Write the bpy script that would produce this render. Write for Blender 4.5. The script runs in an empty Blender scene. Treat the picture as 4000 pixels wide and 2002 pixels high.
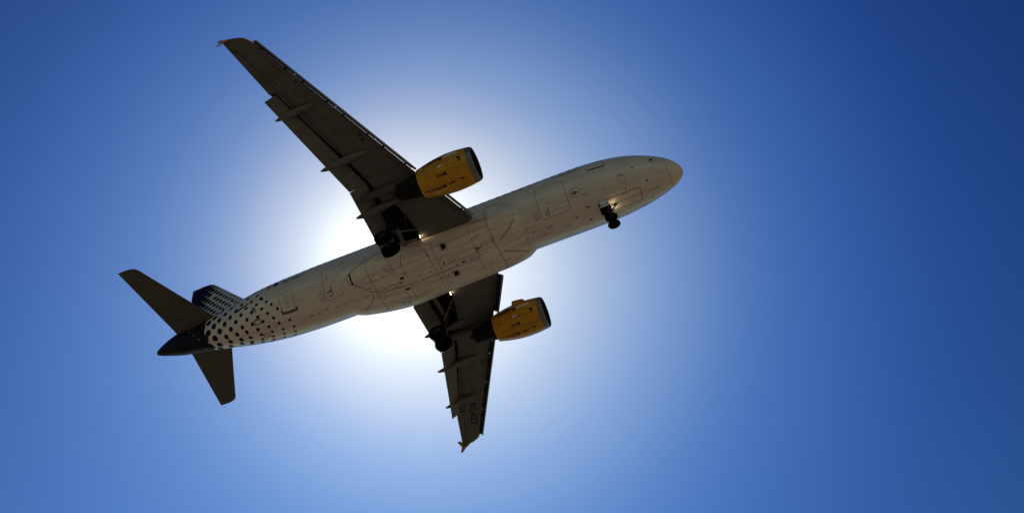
import bpy, bmesh, math, random
import numpy as np
from mathutils import Vector, Matrix
from mathutils.bvhtree import BVHTree
R_ = math.radians
random.seed(7)
scene = bpy.context.scene
col = scene.collection

# ------------------------------------------------------------------ camera, sky, sun, exposure
# Aircraft axes: x aft of the nose, y to starboard, z up (metres).
PITCH = R_(3.0)                                   # nose-up attitude on approach
CAM_AC = Vector((3.2547, 24.8644, -45.9606))      # photographer, seen from the aircraft
CAM_ROT_AC = ((-0.9272749, -0.3719884, -0.0422608),
              (0.3379661, -0.7831688, -0.5219440),
              (0.1610598, -0.4982683, 0.8519322))
SUN_AC = Vector((0.2870, -0.4495, 0.8459)).normalized()
RW = Matrix.Rotation(PITCH, 3, 'Y')
T_AC = Vector((0, 0, 1.7)) - RW @ CAM_AC          # where the nose is in the world
SUN_W = (RW @ SUN_AC).normalized()

cam = bpy.data.cameras.new("camera")
cam.sensor_width = 36.0
cam.lens = 3250.73 / 4000 * 36.0
cam.clip_start = 0.1
cam.clip_end = 60000
cam_o = bpy.data.objects.new("camera", cam)
col.objects.link(cam_o)
r = CAM_ROT_AC
cm = Matrix(((r[0][0], -r[1][0], -r[2][0]), (r[0][1], -r[1][1], -r[2][1]), (r[0][2], -r[1][2], -r[2][2])))
cam_o.matrix_world = Matrix.Translation((0, 0, 1.7)) @ (RW @ cm).to_4x4()
scene.camera = cam_o

world = bpy.data.worlds.new("World")
scene.world = world
world.use_nodes = True
nt = world.node_tree
nt.nodes.clear()
N = nt.nodes.new
L = nt.links.new
out = N('ShaderNodeOutputWorld')
bg = N('ShaderNodeBackground')
sky = N('ShaderNodeTexSky')
sky.sky_type = 'NISHITA'
sky.sun_disc = False
sky.sun_elevation = math.asin(SUN_W.z)
sky.sun_rotation = math.atan2(SUN_W.x, SUN_W.y)
sky.air_density = 1.0
sky.dust_density = 0.3
sky.ozone_density = 6.0
SKY_STRENGTH = 0.1
bg.inputs['Strength'].default_value = SKY_STRENGTH
# the bright aureole of light scattered round the sun: a wide haze and a tight core,
# both functions of direction only
geo = N('ShaderNodeNewGeometry')
def aureole(axis, span, table):
    dot = N('ShaderNodeVectorMath'); dot.operation = 'DOT_PRODUCT'
    L(geo.outputs['Incoming'], dot.inputs[0])
    dot.inputs[1].default_value = -axis
    ac = N('ShaderNodeMath'); ac.operation = 'ARCCOSINE'
    L(dot.outputs['Value'], ac.inputs[0])
    dv = N('ShaderNodeMath'); dv.operation = 'DIVIDE'
    L(ac.outputs[0], dv.inputs[0]); dv.inputs[1].default_value = R_(span)
    ramp = N('ShaderNodeValToRGB')
    L(dv.outputs[0], ramp.inputs[0])
    els = ramp.color_ramp.elements
    while len(els) < len(table):
        els.new(0.5)
    for e, (a, c) in zip(els, table):
        e.position = a / span
    for e, (a, c) in zip(els, table):
        e.color = (*[v / 2 for v in c], 1)
    ramp.color_ramp.interpolation = 'B_SPLINE'
    return ramp
HAZE_W = (RW @ Vector((0.2170, -0.5010, 0.8378))).normalized()
ramp = aureole(HAZE_W, 60.0, [  # angle in degrees, linear colour
    (0.0, (0.41, 0.465, 0.56)), (5.0, (0.39, 0.45, 0.55)), (7.0, (0.31, 0.37, 0.485)), (9.0, (0.262, 0.325, 0.45)), (11.0, (0.195, 0.262, 0.425)),
    (13.0, (0.14, 0.212, 0.393)), (15.5, (0.092, 0.158, 0.345)), (18.0, (0.052, 0.112, 0.302)), (21.0, (0.026, 0.076, 0.268)),
    (25.0, (0.014, 0.05, 0.222)), (30.0, (0.003, 0.02, 0.148)), (36.0, (0, 0.012, 0.10)), (43.0, (0, 0.003, 0.035)), (50.0, (0, 0, 0))])
core = aureole(SUN_W, 20.0, [
    (0.0, (0.85, 0.82, 0.7)), (3.0, (0.58, 0.54, 0.36)), (5.0, (0.33, 0.30, 0.15)), (7.0, (0.17, 0.12, 0.035)), (9.5, (0.085, 0.05, 0.0)), (11.0, (0.036, 0.02, 0)), (13.5, (0, 0, 0))])
rsum = N('ShaderNodeVectorMath'); rsum.operation = 'ADD'
L(ramp.outputs[0], rsum.inputs[0]); L(core.outputs[0], rsum.inputs[1])
# deep, contrasty blue of a clear sky: the physical sky, steepened and tinted
pre = N('ShaderNodeVectorMath'); pre.operation = 'SCALE'
L(sky.outputs[0], pre.inputs[0]); pre.inputs['Scale'].default_value = SKY_STRENGTH
gam = N('ShaderNodeGamma'); gam.inputs['Gamma'].default_value = 2.5
L(pre.outputs[0], gam.inputs['Color'])
tint = N('ShaderNodeMix'); tint.data_type = 'RGBA'; tint.blend_type = 'MULTIPLY'
tint.inputs[0].default_value = 1.0
L(gam.outputs[0], tint.inputs[6]); tint.inputs[7].default_value = (4.07 / SKY_STRENGTH, 3.05 / SKY_STRENGTH, 1.39 / SKY_STRENGTH, 1)
mul = N('ShaderNodeVectorMath'); mul.operation = 'SCALE'
L(rsum.outputs[0], mul.inputs[0]); mul.inputs['Scale'].default_value = 2.0 / SKY_STRENGTH
add = N('ShaderNodeVectorMath'); add.operation = 'ADD'
L(tint.outputs[2], add.inputs[0]); L(mul.outputs[0], add.inputs[1])
L(add.outputs[0], bg.inputs['Color'])
L(bg.outputs[0], out.inputs[0])

sun = bpy.data.lights.new("sun", 'SUN')
sun.energy = 2.3
sun.angle = R_(0.53)
sun.color = (1.0, 0.95, 0.86)
sun_o = bpy.data.objects.new("sun", sun)
sun_o.rotation_euler = SUN_W.to_track_quat('Z', 'Y').to_euler()
sun_o.location = SUN_W * 200
col.objects.link(sun_o)

vs = scene.view_settings
vs.view_transform = 'Standard'
vs.look = 'None'
vs.exposure = 0.0
vs.gamma = 1.0
vs.use_curve_mapping = False

# ------------------------------------------------------------------ materials
def mat(name, base, rough=0.5, metal=0.0, noise=0.0, scale=3.0, stretch=(1, 1, 1), dirt=None, dirt_amt=0.0, coat=0.0, bump=0.0, spec=0.5):
    m = bpy.data.materials.new(name)
    m.use_nodes = True
    t = m.node_tree
    b = t.nodes['Principled BSDF']
    b.inputs['Base Color'].default_value = (*base, 1)
    b.inputs['Roughness'].default_value = rough
    b.inputs['Metallic'].default_value = metal
    b.inputs['Specular IOR Level'].default_value = spec
    b.inputs['Coat Weight'].default_value = coat
    b.inputs['Coat Roughness'].default_value = 0.12
    if noise or dirt_amt or bump:
        tc = t.nodes.new('ShaderNodeTexCoord')
        mp = t.nodes.new('ShaderNodeMapping')
        mp.inputs['Scale'].default_value = stretch
        t.links.new(tc.outputs['Object'], mp.inputs[0])
        nz = t.nodes.new('ShaderNodeTexNoise')
        nz.inputs['Scale'].default_value = scale
        nz.inputs['Detail'].default_value = 6
        nz.inputs['Roughness'].default_value = 0.6
        t.links.new(mp.outputs[0], nz.inputs['Vector'])
        mr = t.nodes.new('ShaderNodeMapRange')
        mr.inputs['From Min'].default_value = 0.3; mr.inputs['From Max'].default_value = 0.7
        mr.inputs['To Min'].default_value = 1 - noise; mr.inputs['To Max'].default_value = 1 + noise
        t.links.new(nz.outputs['Fac'], mr.inputs['Value'])
        sc = t.nodes.new('ShaderNodeVectorMath'); sc.operation = 'SCALE'
        sc.inputs[0].default_value = base
        t.links.new(mr.outputs[0], sc.inputs['Scale'])
        last = sc.outputs[0]
        if dirt_amt:
            n2 = t.nodes.new('ShaderNodeTexNoise')
            n2.inputs['Scale'].default_value = 1.0
            n2.inputs['Detail'].default_value = 8
            n2.inputs['Roughness'].default_value = 0.65
            mp2 = t.nodes.new('ShaderNodeMapping')
            mp2.inputs['Scale'].default_value = (0.22, 3.2, 3.2)
            t.links.new(tc.outputs['Object'], mp2.inputs[0])
            t.links.new(mp2.outputs[0], n2.inputs['Vector'])
            m2 = t.nodes.new('ShaderNodeMapRange')
            m2.inputs['From Min'].default_value = 0.46; m2.inputs['From Max'].default_value = 0.72
            m2.inputs['To Max'].default_value = dirt_amt
            t.links.new(n2.outputs['Fac'], m2.inputs['Value'])
            mx = t.nodes.new('ShaderNodeMix'); mx.data_type = 'RGBA'
            t.links.new(m2.outputs[0], mx.inputs[0])
            t.links.new(last, mx.inputs[6])
            mx.inputs[7].default_value = (*dirt, 1)
            last = mx.outputs[2]
        t.links.new(last, b.inputs['Base Color'])
        if bump:
            bp = t.nodes.new('ShaderNodeBump')
            bp.inputs['Strength'].default_value = bump
            bp.inputs['Distance'].default_value = 0.02
            t.links.new(nz.outputs['Fac'], bp.inputs['Height'])
            t.links.new(bp.outputs[0], b.inputs['Normal'])
    return m

def emit(name, colour, strength):
    m = bpy.data.materials.new(name)
    m.use_nodes = True
    b = m.node_tree.nodes['Principled BSDF']
    b.inputs['Base Color'].default_value = (*colour, 1)
    b.inputs['Emission Color'].default_value = (*colour, 1)
    b.inputs['Emission Strength'].default_value = strength
    return m

M = dict(
    white=mat('white_paint', (0.52, 0.475, 0.42), 0.4, noise=0.04, scale=1.3, stretch=(0.5, 1.5, 1.5), dirt=(0.30, 0.25, 0.19), dirt_amt=0.42, coat=0.15),
    belly=mat('belly_paint', (0.55, 0.50, 0.435), 0.42, noise=0.05, scale=1.6, stretch=(0.5, 1.5, 1.5), dirt=(0.25, 0.21, 0.155), dirt_amt=0.6, coat=0.1),
    radome=mat('radome_paint', (0.55, 0.48, 0.37), 0.45, noise=0.05, scale=2.0),
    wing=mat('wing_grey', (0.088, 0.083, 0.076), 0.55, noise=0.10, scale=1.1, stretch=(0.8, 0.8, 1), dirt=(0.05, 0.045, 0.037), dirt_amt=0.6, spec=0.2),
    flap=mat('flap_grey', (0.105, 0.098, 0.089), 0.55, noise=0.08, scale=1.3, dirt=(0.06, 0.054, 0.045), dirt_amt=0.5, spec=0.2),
    slat=mat('slat_paint', (0.15, 0.12, 0.085), 0.42, noise=0.06, scale=2.0),
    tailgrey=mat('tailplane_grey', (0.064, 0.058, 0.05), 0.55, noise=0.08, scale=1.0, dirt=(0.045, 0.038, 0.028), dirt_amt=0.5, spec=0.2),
    cove=mat('cove_dark', (0.012, 0.011, 0.010), 0.8, spec=0.1),
    well=mat('wheel_well', (0.006, 0.006, 0.006), 0.9, spec=0.05),
    beam=mat('well_beam', (0.085, 0.08, 0.07), 0.6),
    strut=mat('gear_metal', (0.02, 0.02, 0.022), 0.5, metal=0.2, spec=0.3),
    chrome=mat('polished_steel', (0.55, 0.55, 0.55), 0.2, metal=1.0),
    tyre=mat('tyre_rubber', (0.003, 0.003, 0.003), 1.0, spec=0.02),
    rim=mat('wheel_rim', (0.012, 0.012, 0.013), 0.6, spec=0.1),
    yellow=mat('yellow_paint', (0.44, 0.215, 0.003), 0.33, noise=0.07, scale=2.0, stretch=(0.5, 1.5, 1.5), dirt=(0.17, 0.07, 0.005), dirt_amt=0.7, coat=0.04, spec=0.3),
    lip=mat('inlet_lip_metal', (0.14, 0.136, 0.135), 0.42, metal=0.5, noise=0.05, scale=4),
    duct=mat('inlet_duct', (0.010, 0.010, 0.012), 0.6, spec=0.15),
    fan=mat('fan_blades', (0.03, 0.024, 0.024), 0.35, metal=0.7),
    core=mat('core_cowl_dark', (0.0045, 0.0042, 0.005), 0.6, noise=0.2, scale=3, spec=0.1),
    navy=mat('navy_paint', (0.0025, 0.003, 0.011), 0.5, spec=0.08),
    dot=mat('navy_dot_paint', (0.0045, 0.006, 0.026), 0.6, spec=0.06),
    goldot=mat('yellow_dot_paint', (0.60, 0.33, 0.02), 0.4),
    seam=mat('panel_seam', (0.06, 0.046, 0.03), 0.7, spec=0.2),
    dark=mat('dark_sealant', (0.008, 0.007, 0.006), 0.7, spec=0.1),
    wseam=mat('wing_panel_seam', (0.030, 0.027, 0.023), 0.7, spec=0.1),
    ink=mat('black_lettering', (0.005, 0.005, 0.006), 0.6, spec=0.1),
    whiteink=mat('white_lettering', (0.75, 0.72, 0.66), 0.45),
    redink=mat('red_stencil', (0.18, 0.03, 0.03), 0.5),
    glass=mat('window_glass', (0.004, 0.008, 0.016), 0.5, spec=0.08),
    scuff=mat('grime', (0.17, 0.13, 0.085), 0.7),
    flagred=mat('flag_red', (0.40, 0.04, 0.03), 0.5),
    flagyel=mat('flag_yellow', (0.55, 0.33, 0.04), 0.5),
    flagblue=mat('flag_blue', (0.012, 0.014, 0.10), 0.5),
    cowlgrime=mat('cowl_grime', (0.17, 0.07, 0.008), 0.6, noise=0.3, scale=9, spec=0.2),
    stain=mat('oil_stain', (0.25, 0.20, 0.14), 0.6, noise=0.2, scale=5),
    grey=mat('door_edge_grey', (0.16, 0.15, 0.14), 0.6),
    dark2=mat('seam_dark', (0.022, 0.018, 0.012), 0.7, spec=0.2),
    dark3=mat('sill_brown', (0.05, 0.038, 0.025), 0.6),
    scuffd=mat('vent_grille', (0.09, 0.085, 0.08), 0.6),
    scuffl=mat('light_grime', (0.36, 0.30, 0.22), 0.6),
    lens=mat('clear_lens', (0.75, 0.75, 0.72), 0.1, coat=0.6),
    doorwhite=mat('gear_door_paint', (0.66, 0.64, 0.6), 0.4),
    bulb=emit('lit_lamp', (1.0, 0.80, 0.50), 14.0),
)

# ------------------------------------------------------------------ mesh helpers
class MB:
    def __init__(self):
        self.v, self.f, self.m, self.s = [], [], [], []
        self.mats = []
    def mi(self, m):
        if m not in self.mats:
            self.mats.append(m)
        return self.mats.index(m)
    def add(self, vs, fs, m, smooth=True):
        o = len(self.v)
        k = self.mi(m)
        self.v += [tuple(p) for p in vs]
        for f in fs:
            self.f.append(tuple(i + o for i in f)); self.m.append(k); self.s.append(smooth)
        return self
    def loft(self, secs, m, closed=True, cap0=False, cap1=False, smooth=True):
        n = len(secs[0]); vs = [p for s in secs for p in s]; fs = []
        for i in range(len(secs) - 1):
            for j in range(n if closed else n - 1):
                a = i * n + j; b = i * n + (j + 1) % n
                fs.append((a, b, b + n, a + n))
        if cap0: fs.append(tuple(range(n))[::-1])
        if cap1: fs.append(tuple(range((len(secs) - 1) * n, len(secs) * n)))
        return self.add(vs, fs, m, smooth)
    def tube(self, pts, rad, m, n=12, caps=True):
        pts = [Vector(p) for p in pts]
        if not hasattr(rad, '__len__'): rad = [rad] * len(pts)
        secs = []
        for i, p in enumerate(pts):
            d = (pts[min(i + 1, len(pts) - 1)] - pts[max(i - 1, 0)]).normalized()
            u = d.orthogonal() if i == 0 else (u - d * u.dot(d))
            u = u.normalized(); w = d.cross(u)
            secs.append([p + (u * math.cos(a) + w * math.sin(a)) * rad[i] for a in [2 * math.pi * k / n for k in range(n)]])
        return self.loft(secs, m, True, caps, caps)
    def lathe(self, prof, m, centre, axis='x', n=48, ang=None):
        # prof: (along, radius)
        secs = []
        for a, rr in prof:
            ring = []
            for k in range(n):
                t = 2 * math.pi * k / n
                if axis == 'x': ring.append((centre[0] + a, centre[1] + rr * math.cos(t), centre[2] + rr * math.sin(t)))
                else: ring.append((centre[0] + rr * math.cos(t), centre[1] + a, centre[2] + rr * math.sin(t)))
            secs.append(ring)
        return self.loft(secs, m)
    def box(self, c, size, m, rot=None, bev=0.0):
        bm = bmesh.new()
        bmesh.ops.create_cube(bm, size=1)
        for v in bm.verts: v.co = Vector((v.co.x * size[0], v.co.y * size[1], v.co.z * size[2]))
        if bev: bmesh.ops.bevel(bm, geom=bm.edges[:], offset=bev, segments=2, affect='EDGES', profile=0.5)
        bm.verts.index_update()
        mt = rot or Matrix.Identity(3)
        self.add([mt @ v.co + Vector(c) for v in bm.verts], [[v.index for v in f.verts] for f in bm.faces], m, bool(bev))
        bm.free()
        return self
    def plate(self, outline, thick, m, normal):
        nrm = Vector(normal).normalized() * thick / 2
        a = [Vector(p) + nrm for p in outline]; b = [Vector(p) - nrm for p in outline]
        return self.loft([a, b], m, True, True, True, False)
    def bvh(self):
        return BVHTree.FromPolygons([Vector(p) for p in self.v], self.f)
    def mesh(self, name):
        me = bpy.data.meshes.new(name)
        me.from_pydata(self.v, [], self.f)
        for m in self.mats: me.materials.append(m)
        me.polygons.foreach_set('material_index', self.m)
        me.polygons.foreach_set('use_smooth', self.s)
        me.validate(); me.update()
        return me
    def build(self, name, parent=None, label=None, sharp=40, fix=False):
        me = self.mesh(name)
        if fix:
            bm = bmesh.new(); bm.from_mesh(me)
            bmesh.ops.recalc_face_normals(bm, faces=bm.faces[:])
            bm.to_mesh(me); bm.free()
        me.set_sharp_from_angle(angle=R_(sharp))
        o = bpy.data.objects.new(name, me)
        col.objects.link(o)
        if parent: o.parent = parent
        if label: o['label'] = label
        return o

def interp(tab, x):
    xs = [t[0] for t in tab]
    if x <= xs[0]: return tab[0][1:]
    if x >= xs[-1]: return tab[-1][1:]
    for i in range(len(xs) - 1):
        if xs[i] <= x <= xs[i + 1]:
            p0 = tab[max(i - 1, 0)]; p1 = tab[i]; p2 = tab[i + 1]; p3 = tab[min(i + 2, len(tab) - 1)]
            t = (x - p1[0]) / (p2[0] - p1[0]); h = p2[0] - p1[0]
            res = []
            for k in range(1, len(p1)):
                d1 = (p2[k] - p1[k]) / h
                d0 = (p1[k] - p0[k]) / (p1[0] - p0[0]) if i > 0 else d1
                d2 = (p3[k] - p2[k]) / (p3[0] - p2[0]) if i + 2 < len(tab) else d1
                def lim(a, b):   # monotone slopes
                    return 0 if a * b <= 0 else 2 * a * b / (a + b)
                m1 = lim(d0, d1) if i > 0 else d1
                m2 = lim(d1, d2) if i + 2 < len(tab) else d1
                res.append((2*t**3 - 3*t*t + 1) * p1[k] + (t**3 - 2*t*t + t) * h * m1 + (-2*t**3 + 3*t*t) * p2[k] + (t**3 - t*t) * h * m2)
            return tuple(res)

# decals: thin paint or sealant laid on a surface and snapped to it
class Decal:
    def __init__(self, mb, target=None, lift=0.006):
        self.mb = mb; self.t = (target or mb).bvh(); self.lift = lift
    def snap(self, p, extra=0.0):
        loc, nrm, i, d = self.t.find_nearest(Vector(p))
        return loc + nrm * (self.lift + extra), nrm
    def line(self, pts, w, m, closed=False, step=0.12, dash=None, extra=0.0):
        pts = [Vector(p) for p in pts]
        if closed: pts = pts + [pts[0]]
        q = []
        for a, b in zip(pts, pts[1:]):
            n = max(1, int((b - a).length / step))
            q += [a.lerp(b, i / n) for i in range(n)]
        q.append(pts[-1])
        S = [self.snap(p, extra) for p in q]
        Lf, Rt = [], []
        for i, (p, n) in enumerate(S):
            t = S[min(i + 1, len(S) - 1)][0] - S[max(i - 1, 0)][0]
            s = n.cross(t)
            s = s.normalized() * w / 2 if s.length > 1e-9 else Vector((0, 0, 0))
            Lf.append(p + s); Rt.append(p - s)
        vs = [x for pr in zip(Lf, Rt) for x in pr]
        fs = [(2*i, 2*i+1, 2*i+3, 2*i+2) for i in range(len(S) - 1) if not dash or (i % (dash[0] + dash[1])) < dash[0]]
        self.mb.add(vs, fs, m, True)
    def frame(self, c, up=(1, 0, 0)):
        p, n = self.snap(c)
        u = Vector(up); u = (u - n * u.dot(n)).normalized()
        return p, u, n.cross(u), n
    def disc(self, c, ru, rv, m, n=20, up=(1, 0, 0), extra=0.0, rot=0.0):
        p, u, v, nn = self.frame(c, up)
        vs = [self.snap(p, extra)[0]]
        fs = []
        for k in range(n):
            a = 2 * math.pi * k / n
            ca, sa = ru * math.cos(a), rv * math.sin(a)
            ca, sa = ca * math.cos(rot) - sa * math.sin(rot), ca * math.sin(rot) + sa * math.cos(rot)
            vs.append(self.snap(p + u * ca * 0.55 + v * sa * 0.55, extra)[0]); vs.append(self.snap(p + u * ca + v * sa, extra)[0])
        for k in range(n):
            a, b = 1 + 2 * k, 1 + 2 * ((k + 1) % n)
            fs += [(0, a, b), (a, a + 1, b + 1, b)]
        self.mb.add(vs, fs, m, True)
    def ring(self, c, r, w, m, n=20, up=(1, 0, 0), ry=None):
        p, u, v, nn = self.frame(c, up)
        self.line([p + u * r * math.cos(2*math.pi*k/n) + v * (ry or r) * math.sin(2*math.pi*k/n) for k in range(n)], w, m, closed=True)
    def quad(self, pts, m, n=6, extra=0.0):
        a, b, c, d = [Vector(p) for p in pts]
        vs = []
        for i in range(n + 1):
            for j in range(n + 1):
                vs.append(self.snap(a.lerp(b, i / n).lerp(d.lerp(c, i / n), j / n), extra)[0])
        fs = [(i*(n+1)+j, (i+1)*(n+1)+j, (i+1)*(n+1)+j+1, i*(n+1)+j+1) for i in range(n) for j in range(n)]
        self.mb.add(vs, fs, m, True)
    def text(self, s, origin, along, height, m, upv=None, width=None, shear=0.0, extra=0.0, mirror=False, bold=0.0, font_sub=0.12):
        """origin: baseline start; along: point at baseline end; letters' up = upv."""
        cu = bpy.data.curves.new('lettering', 'FONT')
        cu.body = s; cu.size = 1.0; cu.shear = shear; cu.resolution_u = 3; cu.offset = bold
        ob = bpy.data.objects.new('lettering', cu)
        col.objects.link(ob)
        bpy.context.view_layer.update()
        me = bpy.data.meshes.new_from_object(ob.evaluated_get(bpy.context.evaluated_depsgraph_get()))
        bpy.data.objects.remove(ob); bpy.data.curves.remove(cu)
        bm = bmesh.new(); bm.from_mesh(me); bpy.data.meshes.remove(me)
        x0 = min(v.co.x for v in bm.verts); x1 = max(v.co.x for v in bm.verts)
        o = Vector(origin); a = Vector(along)
        wd = (a - o).length
        sx = wd / (x1 - x0); sy = height / 0.70
        for v in bm.verts: v.co = Vector(((v.co.x - x0) * sx, v.co.y * sy, 0))
        for _ in range(6):
            es = [e for e in bm.edges if e.calc_length() > font_sub]
            if not es: break
            bmesh.ops.subdivide_edges(bm, edges=es, cuts=1)
            bmesh.ops.triangulate(bm, faces=[f for f in bm.faces if len(f.verts) > 4])
        bm.verts.index_update()
        u = (a - o).normalized()
        up = Vector(upv)
        vs = []
        for v in bm.verts:
            p = o + u * v.co.x
            _, n = self.snap(p)
            w = (up - n * up.dot(n)); w = (w - u * w.dot(u)).normalized()
            vs.append(self.snap(p + w * v.co.y, extra)[0])
        fs = [[v.index for v in f.verts] for f in bm.faces]
        bm.free()
        self.mb.add(vs, fs, m, False)

def empty(name, parent=None):
    o = bpy.data.objects.new(name, None); col.objects.link(o)
    if parent: o.parent = parent
    return o

# ------------------------------------------------------------------ ground
gm = mat('dry_ground', (0.245, 0.181, 0.120), 0.95, noise=0.25, scale=0.05)
bm = bmesh.new()
bmesh.ops.create_grid(bm, x_segments=40, y_segments=40, size=20000)
me = bpy.data.meshes.new('ground'); bm.to_mesh(me); bm.free()
me.materials.append(gm)
ground = bpy.data.objects.new('ground', me)
ground['kind'] = 'structure'
ground['label'] = 'flat dry ground far below the airliner'
col.objects.link(ground)

# ------------------------------------------------------------------ airliner
plane = empty('airliner')
plane.location = T_AC
plane.rotation_euler = (0, PITCH, 0)
plane['label'] = 'white twin-engine airliner with yellow engines and navy dotted tail, landing gear down, overhead'
plane['category'] = 'airplane'

# ---- fuselage: x, centre z, half width, half height
FUS = [(0.0, -0.72, 0.0, 0.0), (0.06, -0.68, 0.22, 0.22), (0.26, -0.58, 0.50, 0.52), (0.55, -0.48, 0.76, 0.79), (0.85, -0.39, 0.94, 0.98), (1.26, -0.29, 1.14, 1.17),
       (1.9, -0.15, 1.38, 1.43), (2.6, -0.02, 1.58, 1.66), (3.4, 0.10, 1.745, 1.83), (4.5, 0.19, 1.89, 1.99), (5.9, 0.26, 1.965, 2.06), (7.5, 0.28, 1.98, 2.08),
       (14, 0.27, 1.98, 2.08), (24, 0.22, 1.98, 2.07), (25.2, 0.21, 1.96, 2.07), (26.8, 0.24, 1.90, 2.07), (28.5, 0.32, 1.76, 2.03), (30.2, 0.39, 1.52, 1.84), (31.4, 0.43, 1.30, 1.58),
       (33.15, 0.50, 1.02, 1.26), (34.55, 0.58, 0.83, 1.0), (35.1, 0.69, 0.81, 0.96), (35.73, 0.77, 0.74, 0.88), (36.14, 0.80, 0.64, 0.77), (36.6, 0.80, 0.51, 0.61), (36.93, 0.77, 0.40, 0.49), (37.25, 0.74, 0.28, 0.34), (37.52, 0.71, 0.15, 0.19)]
NTH = 72
def fus_ring(x):
    zc, w, h = interp(FUS, x)
    return [(x, w * math.cos(t), zc + h * math.sin(t)) for t in [2 * math.pi * k / NTH for k in range(NTH)]]
mbf = MB()
xs = [0.9, 1.1, 1.4, 1.8, 2.2, 2.7, 3.3, 4, 4.8, 5.6, 6.5, 7.5, 9, 10.5, 12, 14, 16, 18, 20, 22, 24] + [24.5 + 0.5 * i for i in range(26)] + [37.2, 37.35, 37.52]
XN = 33.25
mbf.loft([fus_ring(x) for x in xs if x <= XN], M['white'])
mbf.loft([fus_ring(x) for x in [33.0] + [x for x in xs if x > 33.0]], M['navy'], cap1=True)
mbr = MB()
rx = [0.0015, 0.02, 0.06, 0.12, 0.2, 0.3, 0.42, 0.56, 0.72, 0.9]
mbr.loft([fus_ring(x) for x in rx], M['radome'], cap0=True)

# ---- belly fairing: x, half width, centre z, depth, exponent
FAIR = [(9.9, 1.55, -0.30, 1.36, 2.35), (10.6, 1.92, -0.42, 1.42, 2.75), (11.3, 2.02, -0.5, 1.42, 2.9), (12.1, 2.10, -0.5, 1.52, 2.85), (13.0, 2.12, -0.5, 1.70, 2.6), (14.2, 2.15, -0.5, 1.87, 2.45),
        (16, 2.19, -0.5, 1.94, 2.45), (17.4, 2.25, -0.5, 1.93, 2.5), (18.4, 2.29, -0.5, 1.90, 2.6), (19.4, 2.25, -0.5, 1.82, 2.6), (20.4, 2.14, -0.5, 1.66, 2.7), (21.3, 2.02, -0.48, 1.46, 2.8), (22.2, 1.86, -0.42, 1.38, 2.7), (23.0, 1.5, -0.30, 1.38, 2.3)]
def fair_ring(x):
    w, zc, d, n = interp(FAIR, x)
    ring = []
    for k in range(49):
        t = math.pi + math.pi * k / 48
        c, s = math.cos(t), math.sin(t)
        ring.append((x, w * math.copysign(abs(c) ** (2 / n), c), zc + d * math.copysign(abs(s) ** (2 / n), s)))
    ring += [(x, 1.2 if w > 1.7 else .9, zc + 0.5), (x, -1.2 if w > 1.7 else -.9, zc + 0.5)]
    return ring
mbb = MB()
mbb.loft([fair_ring(9.9 + 0.35 * i) for i in range(38)], M['belly'], cap0=True, cap1=True)

# ---- wings
def zp(y): return -1.152 + (abs(y) - 1.98) * 0.149
def x_le(y):
    y = abs(y)
    return 15.98 + 0.518 * (y - 7.96)
def x_cove(y):
    y = abs(y)
    return 17.69 + (y - 6.08) * 0.3417 if y > 6.08 else 17.69
def x_shroud(y):
    y = abs(y)
    return 18.46 + (y - 6.97) * 0.375 if y > 6.55 else 18.32
def x_tec(y): return 20.91 + (abs(y) - 13.43) * 0.296
def thick(y):
    return interp([(1.0, 0.80), (2.0, 0.74), (6.4, 0.46), (12, 0.28), (16.3, 0.19), (17, 0.13)], abs(y))[0]
def upper(t): return (math.sqrt(max(t, 0)) * 1.35 - 0.55 * t - 0.80 * t * t) * 1.05   # 0..1 bulge, zero at both ends
def wing_section(y, s, full):
    z0 = zp(y); th = thick(y); lx = x_le(y)
    ext = x_tec(y) if abs(y) > 6.5 else 18.82
    ch = ext - lx
    pts = []
    xr = x_tec(y) if full else x_cove(y)
    le_z = z0 + 0.30 * th
    low = []
    for k in range(15):
        t = 1 - k / 14.0
        u = (xr - lx) / ch * (t ** 1.7)
        zz = z0 + 0.30 * th * (1 - min(1, u / 0.14)) ** 2.2 + (0.06 * th * max(0, (u - 0.5) / 0.5) if full else 0)
        if not full: zz -= 0.16 * max(0.0, 1 - (y - 1.2) / 3.4) * math.sin(math.pi * min(1, u / ((xr - lx) / ch))) ** 0.8
        low.append((lx + u * ch, y * s, zz))
    up = []
    xe = x_tec(y) if full else x_shroud(y)
    for k in range(1, 15):
        t = k / 14.0
        u = (xe - lx) / ch * (t ** 1.7)
        zl = z0 + 0.30 * th * (1 - min(1, u / 0.14)) ** 2.2
        up.append((lx + u * ch, y * s, max(zl, z0) + th * min(1.0, upper(min(u, 1.0))) * 0.93 + 0.07 * th * min(1, u * 20)))
    pts = low + up
    if not full:
        zu = up[-1][2]
        pts += [(xe - 0.02, y * s, zu - 0.03), (xr + 0.02, y * s, max(zu - 0.06, z0 + 0.16))]
    else:
        pts += [(xe, y * s, z0 + 0.06 * th + 0.002), (xe, y * s, z0 + 0.06 * th + 0.001)]
    return pts
def tip_section(y, lx, tx, s):
    z0 = zp(y); th = thick(y) * min(1, (tx - lx) / 1.55)
    low = [(lx + (tx - lx) * (1 - k / 14.0) ** 1.7, y * s, z0 + 0.3 * th * (1 - min(1, ((1 - k / 14.0) ** 1.7) / 0.14)) ** 2.2) for k in range(15)]
    up = [(lx + (tx - lx) * (k / 14.0) ** 1.7, y * s, z0 + 0.3 * th * (1 - min(1, ((k / 14.0) ** 1.7) / 0.14)) ** 2.2 + th * upper((k / 14.0) ** 1.7) * 0.93 + 0.004) for k in range(1, 15)]
    return low + up + [(tx, y * s, z0 + 0.003), (tx, y * s, z0 + 0.002)]

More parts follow.
